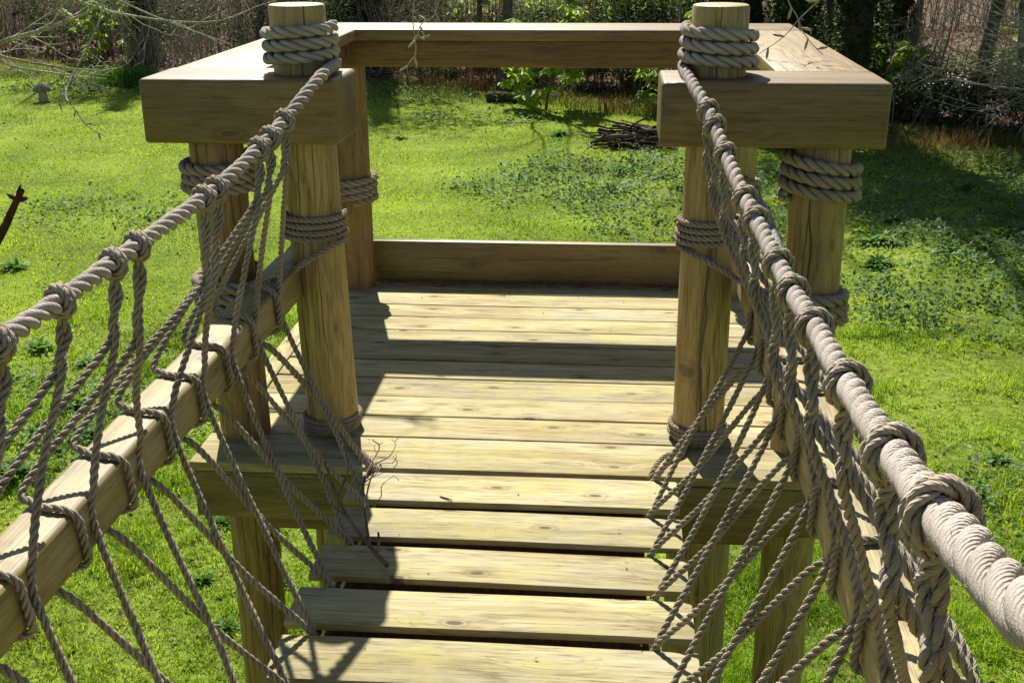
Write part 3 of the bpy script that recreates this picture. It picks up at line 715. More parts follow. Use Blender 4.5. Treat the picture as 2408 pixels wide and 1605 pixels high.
def place_tree(k, x, y, rz, sc, label, name='bare_tree', group='bare trees along the wood edge'):
    t = thing(name, label, 'tree', (x, y, float(gh(np.array(x), np.array(y)))), group); t.rotation_euler = (0, 0, rz); t.scale = (sc,) * 3
    a = link('trunk', protos[k][0], None, t); b = link('branches', protos[k][1], None, t)
    return t
ordw = ['first', 'second', 'third', 'fourth', 'fifth', 'sixth', 'seventh', 'eighth', 'ninth', 'tenth', 'eleventh', 'twelfth', 'thirteenth', 'fourteenth', 'fifteenth', 'sixteenth', 'seventeenth', 'eighteenth', 'nineteenth', 'twentieth']
spots = sorted([(-15.2, 34.5), (-10.5, 33), (-7.2, 31.6), (-3.4, 30.4), (3.3, 26.9), (-2.5, 27.4), (-9.8, 32.4), (3.1, 28.6), (.8, 31), (4.9, 26.4), (7.3, 23.9), (8.6, 25.4), (9.9, 23.2), (6.2, 25.2), (11.4, 22), (-19, 38), (12.8, 24.6), (8.0, 22.6)], key=lambda s: s[0] / s[1])
for i, (x, y) in enumerate(spots):
    big = (x, y) in ((3.3, 26.9),)
    place_tree(2 if big else (0, 1, 3)[i % 3], x, y, i * 1.9, (1.2 if big else .8) + .25 * ((i * 37) % 10) / 10, 'slender bare tree at the wood edge, %s trunk from the left' % ordw[i])

# ---- ivy-clad trees: dark, they throw the heavy shade on the right and top left
def ivy_tree(name, label, x, y, H, seed, spread=1.3, rad=.22, nl=5200):
    r = np.random.default_rng(seed)
    t = thing(name, label, 'tree', (x, y, GZ), 'ivy covered trees')
    tr, brn, P_, R_ = bare_tree(seed + 50, H, rad, (M['bark_dark'], M['bark_dark']), nb=10)
    link('trunk', tr, None, t); link('branches', brn, None, t)
    pts = []
    for i in range(len(P_) - 1):
        m_ = int(700 * (1 if i < 9 else .5)); q = r.random(m_)[:, None]; c = P_[i] * (1 - q) + P_[i + 1] * q
        a = r.random(m_) * 2 * PI; rr = (R_[i] + .04 + r.random(m_) ** 1.5 * .28)[:, None]
        pts.append(c + rr * np.stack([np.cos(a), np.sin(a), 0 * a], 1))
    lumps = [(r.normal(0, spread * .6), r.normal(0, spread * .6), H * r.uniform(.45, .95), spread * r.uniform(.5, .9), spread * r.uniform(.5, .9), r.uniform(.5, 1.)) for _ in range(9)]
    pts.append(blobs(r, lumps, nl, .8))
    o = link('ivy', leaf_mesh('ivy', r, np.concatenate(pts), .11, M['leaf_ivy'], aspect=.85), None, t); o['kind'] = 'stuff'
    return t
ivy_tree('ivy_clad_tree', 'ivy clad tree hidden behind the right rail block, throwing a dark trunk shadow', 4.45, 22.0, 12.5, 1, .9, .30)
ivy_tree('ivy_clad_tree', 'broad ivy clad tree straight behind the right entrance post', 2.3, 25.2, 12, 6, 2.2, nl=9000)
ivy_tree('ivy_clad_tree', 'ivy clad tree just behind the right rail block, nearest of the ivy trees', 3.05, 20.8, 8, 7, 1.25, rad=.16, nl=7000)
ivy_tree('ivy_clad_tree', 'dark ivy clad tree standing left of the pale track on the right', 6.1, 25.6, 10.5, 2, 1.2)
ivy_tree('ivy_clad_tree', 'dark ivy clad tree beside the right edge of the picture', 9.2, 22.3, 10, 3, 1.2)
ivy_tree('ivy_clad_tree', 'dark ivy clad tree behind the left entrance post', -6.6, 31.8, 11, 4, 1.9)
ivy_tree('ivy_clad_tree', 'dark ivy clad tree at the top left, shading the end of the lawn', -13.8, 34.2, 11, 5, 2.0)

# ---- evergreen shrubs (3 patterns)
def shrub_proto(seed, h, w, n, size, mat, asp=.5):
    r = np.random.default_rng(seed)
    lumps = [(r.normal(0, w * .38), r.normal(0, w * .3), h * r.uniform(.25, .8), w * r.uniform(.22, .42), w * r.uniform(.22, .42), h * r.uniform(.16, .3)) for _ in range(11)]
    f = leaf_mesh('foliage', r, blobs(r, lumps, n, .55), size, mat, aspect=asp)
    lines = []
    for k in range(9):
        a = r.random() * 6.28; lines.append((*limb(r, (r.normal(0, .1), r.normal(0, .1), -.05), (math.cos(a) * .6, math.sin(a) * .6, 1), h * r.uniform(.7, 1.), .03, 6, .14, .03), 5))
    return f, tubes('stems', lines, M['bark_dark'])
shp = [shrub_proto(11, 2.6, 2.3, 9000, .10, M['leaf_dark']), shrub_proto(12, 2.0, 2.6, 9000, .09, M['leaf_dark']), shrub_proto(13, 1.5, 2.4, 8000, .075, M['leaf_ivy'], .8), shrub_proto(14, 3.0, 2.0, 3600, .12, M['leaf_fresh'], .55)]
def shrub(k, x, y, rz, sc, label, group='dark evergreen shrubs under the trees'):
    t = thing('evergreen_shrub', label, 'shrub', (x, y, float(gh(np.array(x), np.array(y)))), group); t.rotation_euler = (0, 0, rz); t.scale = sc if isinstance(sc, tuple) else (sc,) * 3
    o = link('foliage', shp[k][0], None, t); o['kind'] = 'stuff'; link('stems', shp[k][1], None, t)
for k, x, y, rz, sc, lab in [
    (0, -9.6, 33.5, 0, 1.2, 'big dark evergreen shrub left of the left entrance post, in the shade'),
    (1, -7.9, 31.6, 1, 1.1, 'broad dark evergreen shrub just left of the coiled entrance post'),
    (0, -6.2, 33.4, 2, 1.25, 'tall dark evergreen shrub behind the coiled left entrance post'),
    (2, -4.2, 29.6, .5, 1., 'low ivy mound showing under the back rail at its left end'),
    (2, -1.9, 29.2, 1.5, 1.1, 'low ivy mound under the middle of the back rail'),
    (1, .6, 28.2, 2.5, 1.15, 'dark evergreen shrub under the right half of the back rail'),
    (0, 2.2, 26.6, .3, 1.1, 'dark evergreen shrub left of the right entrance post'),
    (1, 3.4, 25.4, 3.1, 1., 'dark evergreen shrub behind the right entrance post'),
    (2, 5.6, 23.4, 1.1, .8, 'small ivy mound touching the corner of the right rail block'),
    (1, 7.0, 23.6, 4, (1.1, .8, .62), 'low dark shrub under the sweeping pale branches'),
    (2, 8.6, 23.3, 2, (1.2, .9, .85), 'low dark ivy bank at the right edge below the trees'),
    (1, 10.4, 22.8, 5, (1.2, 1, .7), 'dark bank of evergreen leaves outside the right edge'),
    (0, 5.2, 27.8, 2.2, 1., 'dark evergreen shrub behind the right rail block'),
    (3, .55, 29.6, .2, .9, 'fresh green leafy shrub above the back rail, right of its middle'),
    (3, 2.1, 31.2, 1.7, 1.1, 'second fresh green shrub above the back rail near the right entrance post'),
    (3, -1.5, 33.0, 2.9, .9, 'small fresh green shrub just above the middle of the back rail'),
    (2, -15.8, 35.8, .2, 1.2, 'leafy evergreen mound at the top left edge'),
    (0, 11.4, 26.4, 1.2, 1.05, 'dark holly like shrub at the top right corner')]:
    shrub(k, x, y, rz, sc, lab)

# ---- thickets of bare upright shoots (3 patterns)
def thicket_proto(seed, n, h, w, mat):
    r = np.random.default_rng(seed); lines = []
    for k in range(n):
        x0, y0 = r.normal(0, w * .4), r.normal(0, w * .25); a = r.random() * 6.28; ln = r.uniform(.05, .45)
        L = h * r.uniform(.55, 1.15)
        P_, R_ = limb(r, (x0, y0, -.05), (math.cos(a) * ln, math.sin(a) * ln, 1), L, r.uniform(.008, .022), 7, .09, .03, .3)
        lines.append((P_, R_, 4))
        for j in range(6):
            i = r.integers(1, 7); d = r.normal(0, .8, 3); d[2] = abs(d[2]) * .6 + .25
            lines.append((*limb(r, P_[i], d, L * r.uniform(.15, .35), .005, 3, .25, .02, .4), 3))
    return tubes('shoots', lines, mat)
thp = [thicket_proto(31, 60, 3.0, 2.2, M['twig_pale']), thicket_proto(32, 55, 2.6, 2.4, M['twig']), thicket_proto(33, 70, 3.2, 2.4, M['twig_pale'])]
tsp = []
r0 = np.random.default_rng(5)
for x in np.arange(-22, 17, 1.75):
    for row in range(3):
        xx = x + r0.uniform(-.7, .7); yy_ = float(edge_y(np.array(xx))) + 2.0 + row * 4.0 + r0.uniform(-.8, 1.2)
        if (26.8 < yy_ < 32.2 and xx > 4.5) or (xx > 5 and yy_ < 34 and r0.random() < .6) or (yy_ < 40 and r0.random() < .22): continue
        tsp.append((xx, yy_))
for x in np.arange(-34, 26, 3.1):
    tsp.append((x + r0.uniform(-1, 1), 46 + r0.uniform(-2, 3)))
tsp.sort(key=lambda s: s[0] / s[1])
def place_name(x, y):
    a = x / y
    zone = ['at the top left edge', 'left of the platform', 'behind the left rail', 'behind the left entrance post', 'beyond the back rail, left half', 'beyond the back rail, right half', 'behind the right entrance post', 'behind the right rail cap', 'right of the platform', 'at the top right edge']
    k = int(np.clip((a + .5) / .82 * 10, 0, 9)); return zone[k]
cnt = {}
for i, (x, y) in enumerate(tsp):
    z_ = place_name(x, y); depth = 'near' if y < float(edge_y(np.array(x))) + 4 else ('middle' if y < 44 else 'far')
    key = (z_, depth); cnt[key] = cnt.get(key, 0) + 1
    t = thing('bare_thicket', '%s thicket of bare shoots %s, %s from the left' % (depth, z_, ordw[min(19, cnt[key] - 1)]), 'thicket', (x, y, GZ), 'thickets of bare shoots in the wood')
    t.rotation_euler = (0, 0, i * 2.1); sc = .75 + .4 * ((i * 7) % 5) / 5 + (.35 if y > 44 else 0); t.scale = (sc, sc, sc)
    o = link('shoots', thp[i % 3], None, t); o['kind'] = 'stuff'

# ---- fresh-leaved young chestnuts
def fan_leaves(r, tips, size):
    """drooping hands of leaflets."""
    cen = []; V = []; F = []; b = 0
    for p in tips:
        a0 = r.random() * 6.28
        for k in range(6):
            a = a0 + k * 1.05; d = np.array([math.cos(a) * .8, math.sin(a) * .8, -.55 + r.normal(0, .2)]); d /= np.linalg.norm(d)
            s = np.cross(d, [0, 0, 1.]); s /= np.linalg.norm(s); L = size * r.uniform(.7, 1.2); w = L * .21
            V += [p, p + d * L * .6 + s * w, p + d * L, p + d * L * .6 - s * w]; F += [(b, b + 1, b + 2), (b, b + 2, b + 3)]; b += 4
    return np.array(V), np.array(F)
def young_tree(x, y, label, seed, H=2.6, dens=5):
    r = np.random.default_rng(seed); t = thing('young_chestnut', label, 'tree', (x, y, GZ), 'young trees in fresh leaf')
    P_, R_ = limb(r, (0, 0, -.05), (r.normal(0, .1), 0, 1), H, .035, 8, .08, .03, .3)
    lines = [(P_, R_, 6)]; tips = []; lt = []
    for k in range(11):
        i = 1 + k % 7; a = k * 2.4
        grow(r, P_[i], (math.cos(a), math.sin(a), .45), H * .42, .014, 1, lt, kids=dens, tips=tips)
    link('trunk', tubes('trunk', lines, M['bark']), None, t)
    link('branches', tubes('branches', lt, M['twig']), None, t)
    for b in lt: tips.append(b[0][-1]); tips.append(b[0][len(b[0]) // 2])
    V, F = fan_leaves(r, tips, .25); o = link('foliage', npmesh('foliage', V, F, False, None, [M['leaf_fresh']]), None, t); o['kind'] = 'stuff'
young_tree(-1.35, 24.8, 'young tree with bright drooping spring leaves, seen under the back rail', 1, 2.3)
young_tree(1.35, 24.3, 'young tree in fresh leaf beside the brush pile, left of the right entrance post', 2, 1.9)
young_tree(1.3, 29.0, 'young tree with bright leaves rising above the back rail near its right end', 3, 3.2)
young_tree(.3, 28.8, 'second bright leaved young tree above the back rail, nearer its middle', 4, 3.2)
young_tree(5.6, 24.3, 'small fresh green bush at the corner of the right rail block', 5, 1.6)
young_tree(-3.4, 31.4, 'bright leaved sapling just above the middle of the back rail', 6, 3.4)
young_tree(-14.6, 33.6, 'pale green sapling at the top left among bare branches', 7, 2.6)
young_tree(9.9, 26.0, 'fresh green sapling at the top right corner', 8, 3.)

# ---- low tree with sweeping pale lichened branches, right
r = np.random.default_rng(77)
t = thing('sweeping_tree', 'low leaning tree at right with pale lichened branches sweeping over dark shade', 'tree', (8.7, 20.9, GZ))
trk = np.array([(.4, .6, -.1), (.3, .5, .6), (.0, .2, 1.2), (-.2, -.2, 1.7), (-.3, -.4, 2.6), (.0, -.3, 4.2), (.3, 0, 6.)])
link('trunk', tubes('trunk', [(catmull(trk, 5), np.linspace(.15, .05, 31), 9)], M['bark_pale']), None, t)
lines = []
for k in range(64):
    z0 = r.uniform(.6, 3.3); a = PI + r.normal(.1, .75); L = r.uniform(1.6, 3.9)
    p = np.array([-.1 + r.normal(0, .1), -.1, z0]); d = np.array([math.cos(a), math.sin(a) * .8 - .25, r.uniform(-.35, .45)])
    n_ = 9; d /= np.linalg.norm(d); P_ = [p]
    sag = -.10 if z0 > 1.3 else -.03
    for i in range(n_):
        d = d + r.normal(0, .08, 3) + np.array([0, 0, sag + .035 * i]); d /= np.linalg.norm(d); q = P_[-1] + d * L / n_
        q[2] = max(q[2], .12); P_.append(q)
    P_ = np.array(P_); R_ = np.linspace(.022, .006, n_ + 1) * r.uniform(.7, 1.3); lines.append((P_, R_, 5))
    for j in range(9):
        i = r.integers(2, n_); grow(r, P_[i], (P_[i] - P_[i - 1]) / np.linalg.norm(P_[i] - P_[i - 1]) + r.normal(0, .55, 3), L * r.uniform(.15, .32), .006, 1, lines, up=.02, kids=3)
link('branches', tubes('branches', lines, M['bark_pale']), None, t)

# ---- tree whose boughs hang into the top left of the view
t = thing('overhanging_tree', 'bare tree at the left edge with thin twigs hanging across the lawn', 'tree', (-6.2, 6.6, GZ))
off = np.array([-6.2, 6.6, GZ])
def W2(pts): return np.array(pts, float) - off
r = np.random.default_rng(9)
trunk = W2([(-6.2, 6.6, -2.3), (-6.15, 6.6, -1), (-6.2, 6.55, .4), (-6.1, 6.6, 1.6), (-6.15, 6.5, 3.0), (-6.0, 6.3, 4.6), (-6.1, 6.4, 7.)])
link('trunk', tubes('trunk', [(catmull(trunk, 5), np.linspace(.17, .06, 31), 10)], M['bark']), None, t)
lines = []
def br_(pts, r0, r1, sd=5, kids=0, kl=.4, per=5, kr=.9):
    C = catmull(W2(pts), per); lines.append((C, np.linspace(r0, r1, len(C)), sd))
    for k in range(kids):
        i = r.integers(len(C) // 4, len(C) - 1); ax = C[i] - C[i - 1]; ax /= np.linalg.norm(ax)
        grow(r, C[i], ax + r.normal(0, .55, 3), kl * r.uniform(.5, 1.2), r1 * kr, 1, lines, up=.0, kids=3)
def buds(pts, n, q=1.):
    C = catmull(W2(pts), 8)
    for k in range(n):
        i = int((k + .5) / n * (len(C) - 1)); ax = C[min(i + 1, len(C) - 1)] - C[i]; ax /= np.linalg.norm(ax) + 1e-9
        v = np.cross(ax, [0, 1., 0]); v *= (1 if k % 2 else -1); v = v / (np.linalg.norm(v) + 1e-9) + ax * .8
        lines.append((np.array([C[i], C[i] + v * .012 * q, C[i] + v * .022 * q, C[i] + v * .03 * q]), np.array([.0025, .0048, .0042, .0006]) * q, 5))
hang = [(-2.2, 6.1, 2.9), (-2.35, 6.05, 2.2), (-2.52, 6, 1.6), (-2.576, 6, 1.355), (-2.651, 6, 1.139), (-2.698, 6, 1.05), (-2.8, 5.9, .839), (-2.8, 5.8, .763), (-2.715, 5.7, .712), (-2.659, 5.7, .624), (-2.569, 5.7, .57)]
br_(hang, .008, .0028); buds(hang[5:], 7)
h2 = [(-2.79, 5.9, .845), (-2.814, 5.9, .828), (-2.837, 5.85, .801), (-2.85, 5.85, .76), (-2.853, 5.85, .722), (-2.875, 5.85, .70)]
br_(h2, .0045, .003); buds(h2, 4)
br_([(-6.1, 6.6, 2.2), (-5., 6.8, 2.9), (-3.6, 6.4, 3.3), (-2.2, 6.1, 2.9), (-1.2, 5.9, 2.75)], .035, .012, 6, 5, .5)
br_([(-6.1, 6.6, .5), (-5.2, 7.1, .55), (-4.35, 7.5, .686), (-4.019, 7.5, .856), (-3.708, 7.5, .941), (-3.398, 7.5, 1.051), (-3.083, 7.5, 1.24)], .028, .006, 5, 10, .5)
br_([(-6.1, 6.6, .9), (-5., 6.9, 1.0), (-4.027, 7, .931), (-3.764, 7, .827), (-3.411, 7, .763), (-3.136, 7, .738)], .018, .004, 5, 8, .4)
br_([(-6.1, 6.6, 0.2), (-5.2, 7.6, .6), (-4.489, 8, .83), (-4.267, 8, .66), (-3.925, 8, .60), (-3.548, 8, .56)], .016, .0035, 5, 7, .4)
br_([(-6.1, 6.6, .8), (-5.4, 7.6, 1.3), (-4.6, 8.6, 1.25), (-3.9, 9, .95), (-3.2, 9.2, .85), (-2.7, 9.2, 1.0)], .02, .004, 5, 9, .6)
br_([(-6.1, 6.6, 1.2), (-5.4, 8, 1.6), (-4.8, 9.6, 1.3), (-4.2, 10.6, .8), (-3.6, 11, .5)], .02, .004, 5, 9, .7)
C = catmull(W2([(-6.1, 6.6, .4), (-4.6, 5.4, 1.3), (-3., 4.2, 1.5), (-2.0, 3.2, .9), (-1.72, 2.8, .66), (-1.553, 2.6, .777), (-1.469, 2.6, .884), (-1.424, 2.6, .955), (-1.395, 2.6, 1.0)]), 5); stk = [(C, np.linspace(.022, .0075, len(C)), 6)]
for dd in ((.01, 0, .03), (-.02, 0, .012), (.022, 0, .004)):
    p = np.array((-1.41, 2.6, .975)) - off; stk.append((np.array([p, p + np.array(dd) * .7, p + np.array(dd) * 1.3]), np.array([.006, .007, .001]), 5))
link('bough', tubes('bough', stk, M['bark_red']), None, t)
# bough that carries the twigs above the platform
br_([(-6.0, 6.5, 4.4), (-5., 8.2, 5.0), (-3.0, 9.4, 5.3), (0, 9.8, 5.4), (2.4, 9.4, 5.2), (3.4, 8.6, 4.9)], .05, .012, 7, 4, .5)
t1 = [(-3.0, 6.2, 3.1), (-1.7, 3.6, 2.6), (-.7, 2.45, 2.05), (-.36, 2.22, 1.7), (-.317, 2.21, 1.524), (-.328, 2.21, 1.439), (-.354, 2.21, 1.419), (-.362, 2.21, 1.399), (-.35, 2.21, 1.388)]
t2 = [(-3.1, 6.2, 3.0), (-1.8, 3.5, 2.5), (-.8, 2.4, 1.98), (-.40, 2.17, 1.68), (-.354, 2.16, 1.526), (-.363, 2.16, 1.435), (-.359, 2.16, 1.373), (-.376, 2.16, 1.346), (-.371, 2.16, 1.318)]
t3 = [(3.0, 9., 4.9), (3.0, 6.8, 3.7), (2.2, 4.8, 2.5), (1.2, 4.0, 1.75), (.762, 3.9, 1.437), (.623, 3.9, 1.317), (.559, 3.9, 1.242), (.482, 3.9, 1.186)]
t4 = [(2.9, 9., 4.9), (2.8, 6.6, 3.6), (1.9, 4.6, 2.4), (.9, 4.0, 1.75), (.572, 3.9, 1.437), (.604, 3.9, 1.29), (.636, 3.9, 1.235), (.687, 3.9, 1.185)]
for tw, q in ((t1, .5), (t2, .5), (t3, 1), (t4, 1)): br_(tw, .0036 * q, .0013 * q, 5, 0); buds(tw[-5:], 6, q)
link('branches', tubes('branches', lines, M['bark_pale']), None, t)

# ============================================================ LAWN COVER
def frustum_pts(r, n, y0, y1, marg=1.12):
    """sample with density falling as 1/y^2 in a wedge wider than the view."""
    u = r.random(n); y = y0 * (y1 / y0) ** u
    a = r.uniform(-.60 * marg, .44 * marg, n); return a * y + r.uniform(-.5, .5, n), y
def blades(name, r, x, y, h, w, mat, lean=.5, bend=True, wfar=True, kind='stuff', label=None):
    n = len(x); a = r.random(n) * 2 * PI; z = gh(x, y)
    b = np.stack([x, y, z - .004], 1); L = h * r.uniform(.55, 1.3, n)
    tilt = np.abs(r.normal(0, lean, n)); d = np.stack([np.cos(a) * np.sin(tilt), np.sin(a) * np.sin(tilt), np.cos(tilt)], 1)
    s = np.stack([-np.sin(a + r.normal(0, .6, n)), np.cos(a), 0 * a], 1); ww = w * r.uniform(.7, 1.3, n)
    k = np.arange(n)
    if bend:
        m1 = b + d * (L * .55)[:, None]; d2 = d + np.stack([np.cos(a) * .6, np.sin(a) * .6, -.35 + 0 * a], 1); tpt = m1 + d2 * (L * .45)[:, None]
        V = np.stack([b - s * ww[:, None], b + s * ww[:, None], m1 + s * ww[:, None] * .75, m1 - s * ww[:, None] * .75, tpt], 1).reshape(-1, 3)
        F = [np.stack([k * 5, k * 5 + 1, k * 5 + 2, k * 5 + 3], 1), np.stack([k * 5 + 3, k * 5 + 2, k * 5 + 4], 1)]
    else:
        V = np.stack([b - s * ww[:, None], b + s * ww[:, None], b + d * L[:, None]], 1).reshape(-1, 3); F = [np.stack([k * 3, k * 3 + 1, k * 3 + 2], 1)]
    return npmesh(name, V, F, False, None, [mat])
r = np.random.default_rng(100)
def stuff(name, me, label, cat):
    o = link(name, me); tag(o, label, cat, None, 'stuff'); return o
# near grass, in tufts
x, y = frustum_pts(r, 21000, 3.6, 11); nb = 9
x = np.repeat(x, nb) + r.normal(0, .022, len(x) * nb); y = np.repeat(y, nb) + r.normal(0, .022, len(y) * nb)
tall = .55 + 1.5 * np.clip(np.sin(x * 3.1 + np.sin(y * 2.3) * 1.5) * np.sin(y * 3.7 + np.sin(x * 1.9)) + .15, 0, 1) ** 1.3 + .5 * patchiness(x, y)
stuff('grass', blades('grass', r, x, y, .074 * tall, .0020 + .0002 * y, M['grass'], .7), 'short tufted lawn grass below and nearest the bridge', 'grass')
x, y = frustum_pts(r, 230000, 10.5, 31)
ok = (y < edge_y(x) + .3) & (r.random(len(x)) > patchiness(x, y) * .85); x, y = x[ok], y[ok]
tall = .6 + .7 * patchiness(x, y) + .4 * np.clip(np.sin(x * 1.4) * np.sin(y * 1.9 + 2), 0, 1)
stuff('grass', blades('grass_far', r, x, y, .05 * tall + .0006 * y, .0016 + .00042 * y, M['grass'], .8, bend=False), 'sunlit mossy lawn grass stretching away to the wood', 'grass')
# leafy ground cover in the rough patches
x, y = frustum_pts(r, 340000, 6.5, 30.5)
p = patchiness(x, y) * (.65 + .6 * np.sin(x * 3.3 + np.sin(y * 2.1) * 2) * np.sin(y * 2.9)); ok = r.random(len(x)) < p * .8; x, y = x[ok], y[ok]
hh = .5 + .5 * np.sin(x * 5.1 + np.sin(y * 3.3)) * np.sin(y * 5.7 + 1)
c = np.stack([x, y, gh(x, y) + r.random(len(x)) * (.06 + .16 * hh)], 1)
V, F = leaves(r, c, (.028 + .0028 * y), droop=-.15, aspect=.62)
stuff('ground_cover', npmesh('ground_cover', V, F, False, None, [M['leaf_nettle']]), 'pale green leafy ground cover in patches on the lawn', 'ground cover')
# long grass and dead stems at the wood's edge
x = r.uniform(-20, 13, 52000); y = edge_y(x) + r.normal(-.5, .75, len(x)) + .4 * np.sin(x * 2.1)
stuff('long_grass', blades('long_grass', r, x, y, .13 + .09 * np.abs(np.sin(x * 1.1)), .006, M['grass_long'], .45), 'rough long grass along the foot of the wood', 'grass')
x = r.uniform(4.6, 11, 26000); y = edge_y(x) - 1.2 + r.normal(0, .8, len(x))
stuff('long_grass', blades('long_grass', r, x, y, .16 + 0 * x, .005, M['grass_long'], .6), 'straw coloured rough grass beyond the right rail block', 'grass')
# fallen leaves over the woodland floor and a scatter on the lawn
x = r.uniform(-36, 24, 70000); y = edge_y(x) + r.random(len(x)) ** 1.3 * 26
c = np.stack([x, y, gh(x, y) + r.random(len(x)) * .05 + .01], 1); V, F = leaves(r, c, .07 + .0015 * y, droop=0, aspect=.7)
stuff('leaf_litter', npmesh('leaf_litter', V, F, False, None, [M['litter']]), 'brown fallen leaves covering the floor of the wood', 'leaf litter')
x, y = frustum_pts(r, 2600, 5, 26); c = np.stack([x, y, gh(x, y) + .03], 1); V, F = leaves(r, c, .035 + .001 * y, droop=0, aspect=.6)
stuff('leaf_litter', npmesh('leaf_litter', V, F, False, None, [M['litter']]), 'odd dead leaves scattered over the lawn', 'leaf litter')

# ---- dark leafy clumps standing up from the lawn (3 patterns)
def clump_proto(seed, n, L, asp):
    r = np.random.default_rng(seed); V = []; F = []; b = 0
    for k in range(n):
        a = r.random() * 6.28; el = r.uniform(.35, 1.25); LL = L * r.uniform(.6, 1.2); p = np.array([r.normal(0, L * .22), r.normal(0, L * .22), 0]); h = np.array([math.cos(a), math.sin(a), 0])
        s = np.array([-h[1], h[0], 0]); w = LL * asp; pts = []
        for i in range(5):
            t = i / 4; c = p + h * LL * (t * math.cos(el) + .25 * t * t) + np.array([0, 0, LL * (t * math.sin(el) - .38 * t * t)])
            ww = w * math.sin(PI * min(.97, .12 + t * .86)); V += [c - s * ww + np.array([0, 0, ww * .35]), c + np.zeros(3), c + s * ww + np.array([0, 0, ww * .35])]
        for i in range(4):
            q = b + i * 3; F += [(q, q + 1, q + 4, q + 3), (q + 1, q + 2, q + 5, q + 4)]
        b += 15
    return npmesh('leaves', V, np.array(F), True, None, [M['leaf_weed']])
cp = [clump_proto(1, 60, .17, .12), clump_proto(2, 70, .14, .16), clump_proto(3, 46, .2, .09)]
cs = [(-4.2, 7.1, 1.3), (-4.3, 8.3, 1.1), (-3.7, 8.5, 1.), (-3.95, 7.8, .9), (-4.9, 7.6, 1.1), (-5.2, 9.6, .9), (-4.6, 9.3, .8), (-3.1, 9.6, .7), (-2.75, 10.6, .8), (-2.5, 6.6, .6), (-1.9, 5.9, .55), (-2.2, 7.7, .6),
      (3.4, 14.2, 1.5), (3.2, 13.3, 1.3), (4.1, 13.8, 1.2), (3.8, 15.2, 1.), (5.0, 14.6, 1.2), (2.6, 15.9, .9), (2.4, 12.9, .8), (1.1, 17., 1.1), (.2, 18.2, 1.), (-.9, 18.4, .9), (2., 18.6, 1.1), (-4.6, 20.3, .8), (-3.9, 21.4, .9), (-6.1, 18.4, .8),
      (-2.1, 5.4, .5), (-2.9, 6.2, .6), (-3.3, 6.9, .55), (-2.6, 7.3, .5), (-1.6, 6.6, .4), (-3.5, 7.6, .6), (-1.7, 7.6, .45), (-3., 8.6, .5), (-1.3, 5.7, .4), (-2.4, 5.9, .45), (2.65, 7.4, .8), (2.95, 8., .7), (-6.8, 12.2, 1.), (-7.9, 13.4, .9), (-.9, 21.3, 1.2), (5.4, 17.4, 1.1), (4.7, 10.9, 1.)]
for i, (x, y, sc) in enumerate(cs):
    zn = 'under the left netting' if (x < -1.8 and y < 9) else ('out on the left lawn' if x < -1.8 and y < 16 else ('on the lawn below the back rail' if x < 2.3 and y > 12 else ('low on the right lawn' if y < 9 else 'in the shaded lawn at right')))
    kz = sum(1 for a in cs[:i + 1] if True and ((a[0] < -1.8 and a[1] < 9) == (x < -1.8 and y < 9)) and (a[0] > 2.3) == (x > 2.3))
    t = link('leafy_clump', cp[i % 3], None, None, (x, y, float(gh(np.array(x), np.array(y))) - .01), (0, 0, i * 1.3)); t.scale = (sc, sc, sc * (1 + .1 * (i % 3)))
    tag(t, 'dark green leafy clump %s, number %s' % (zn, 'x'), 'plant', 'dark leafy clumps in the lawn'); t['zone'] = zn
byz = {}
for o in bpy.data.objects:
    if 'zone' in o.keys(): byz.setdefault(o['zone'], []).append(o)
for zn, L_ in byz.items():
    L_.sort(key=lambda o: o.location.x / o.location.y)
    for i, o in enumerate(L_):
        o['label'] = 'dark leafy clump %s, %s from the left' % (zn, ordw[min(19, i)]); del o['zone']

# upright strap leaves, top left
r = np.random.default_rng(41); n = 420
x = r.normal(0, .42, n); y = r.normal(0, .22, n); sv = gh
V = []; F = []
for k in range(n):
    a = r.random() * 6.28; L = r.uniform(.35, .62); h = np.array([math.cos(a), math.sin(a), 0]); s = np.array([-h[1], h[0], 0]) * .011; ln = r.uniform(.02, .3)
    p = np.array([x[k], y[k], 0]); b = len(V)
    for i in range(4):
        t_ = i / 3; c = p + h * L * ln * t_ * t_ + np.array([0, 0, L * t_ * (1 - .1 * t_ * ln)]); w = (1 - t_ ** 2 * .95); V += [c - s * w, c + s * w]
    for i in range(3): F.append((b + i * 2, b + i * 2 + 1, b + i * 2 + 3, b + i * 2 + 2))
o = link('strap_leaf_clump', npmesh('strap_leaf_clump', V, np.array(F), True, None, [M['iris']]), None, None, (-11.95, 28.0, GZ)); tag(o, 'bright green clump of upright strap leaves left of the left rail block', 'plant')
# russet dead tufts
def tuft(x0, y0, n, h, sx, label, mat='bracken'):
    r = np.random.default_rng(int(abs(x0 * 10))); x = r.normal(0, sx, n); y = r.normal(0, sx * .5, n)
    a = r.random(n) * 6.28; V = []; F = []
    for k in range(n):
        L = h * r.uniform(.5, 1.2); hh = np.array([math.cos(a[k]), math.sin(a[k]), 0]); s = np.array([-hh[1], hh[0], 0]) * .007; p = np.array([x[k], y[k], 0]); b = len(V); ln = r.uniform(.05, .55)
        for i in range(3):
            t_ = i / 2; c = p + hh * L * ln * t_ ** 1.5 + np.array([0, 0, L * t_ * (1 - .25 * ln * t_)]); V += [c - s * (1 - t_ * .8), c + s * (1 - t_ * .8)]
        for i in range(2): F.append((b + i * 2, b + i * 2 + 1, b + i * 2 + 3, b + i * 2 + 2))
    o = link('dead_tuft', npmesh('dead_tuft', V, np.array(F), True, None, [M[mat]]), None, None, (x0, y0, GZ)); tag(o, label, 'dead plants')
tuft(-9.6, 29.2, 500, .6, .55, 'russet dead bracken tuft at the wood edge, left of the entrance post')
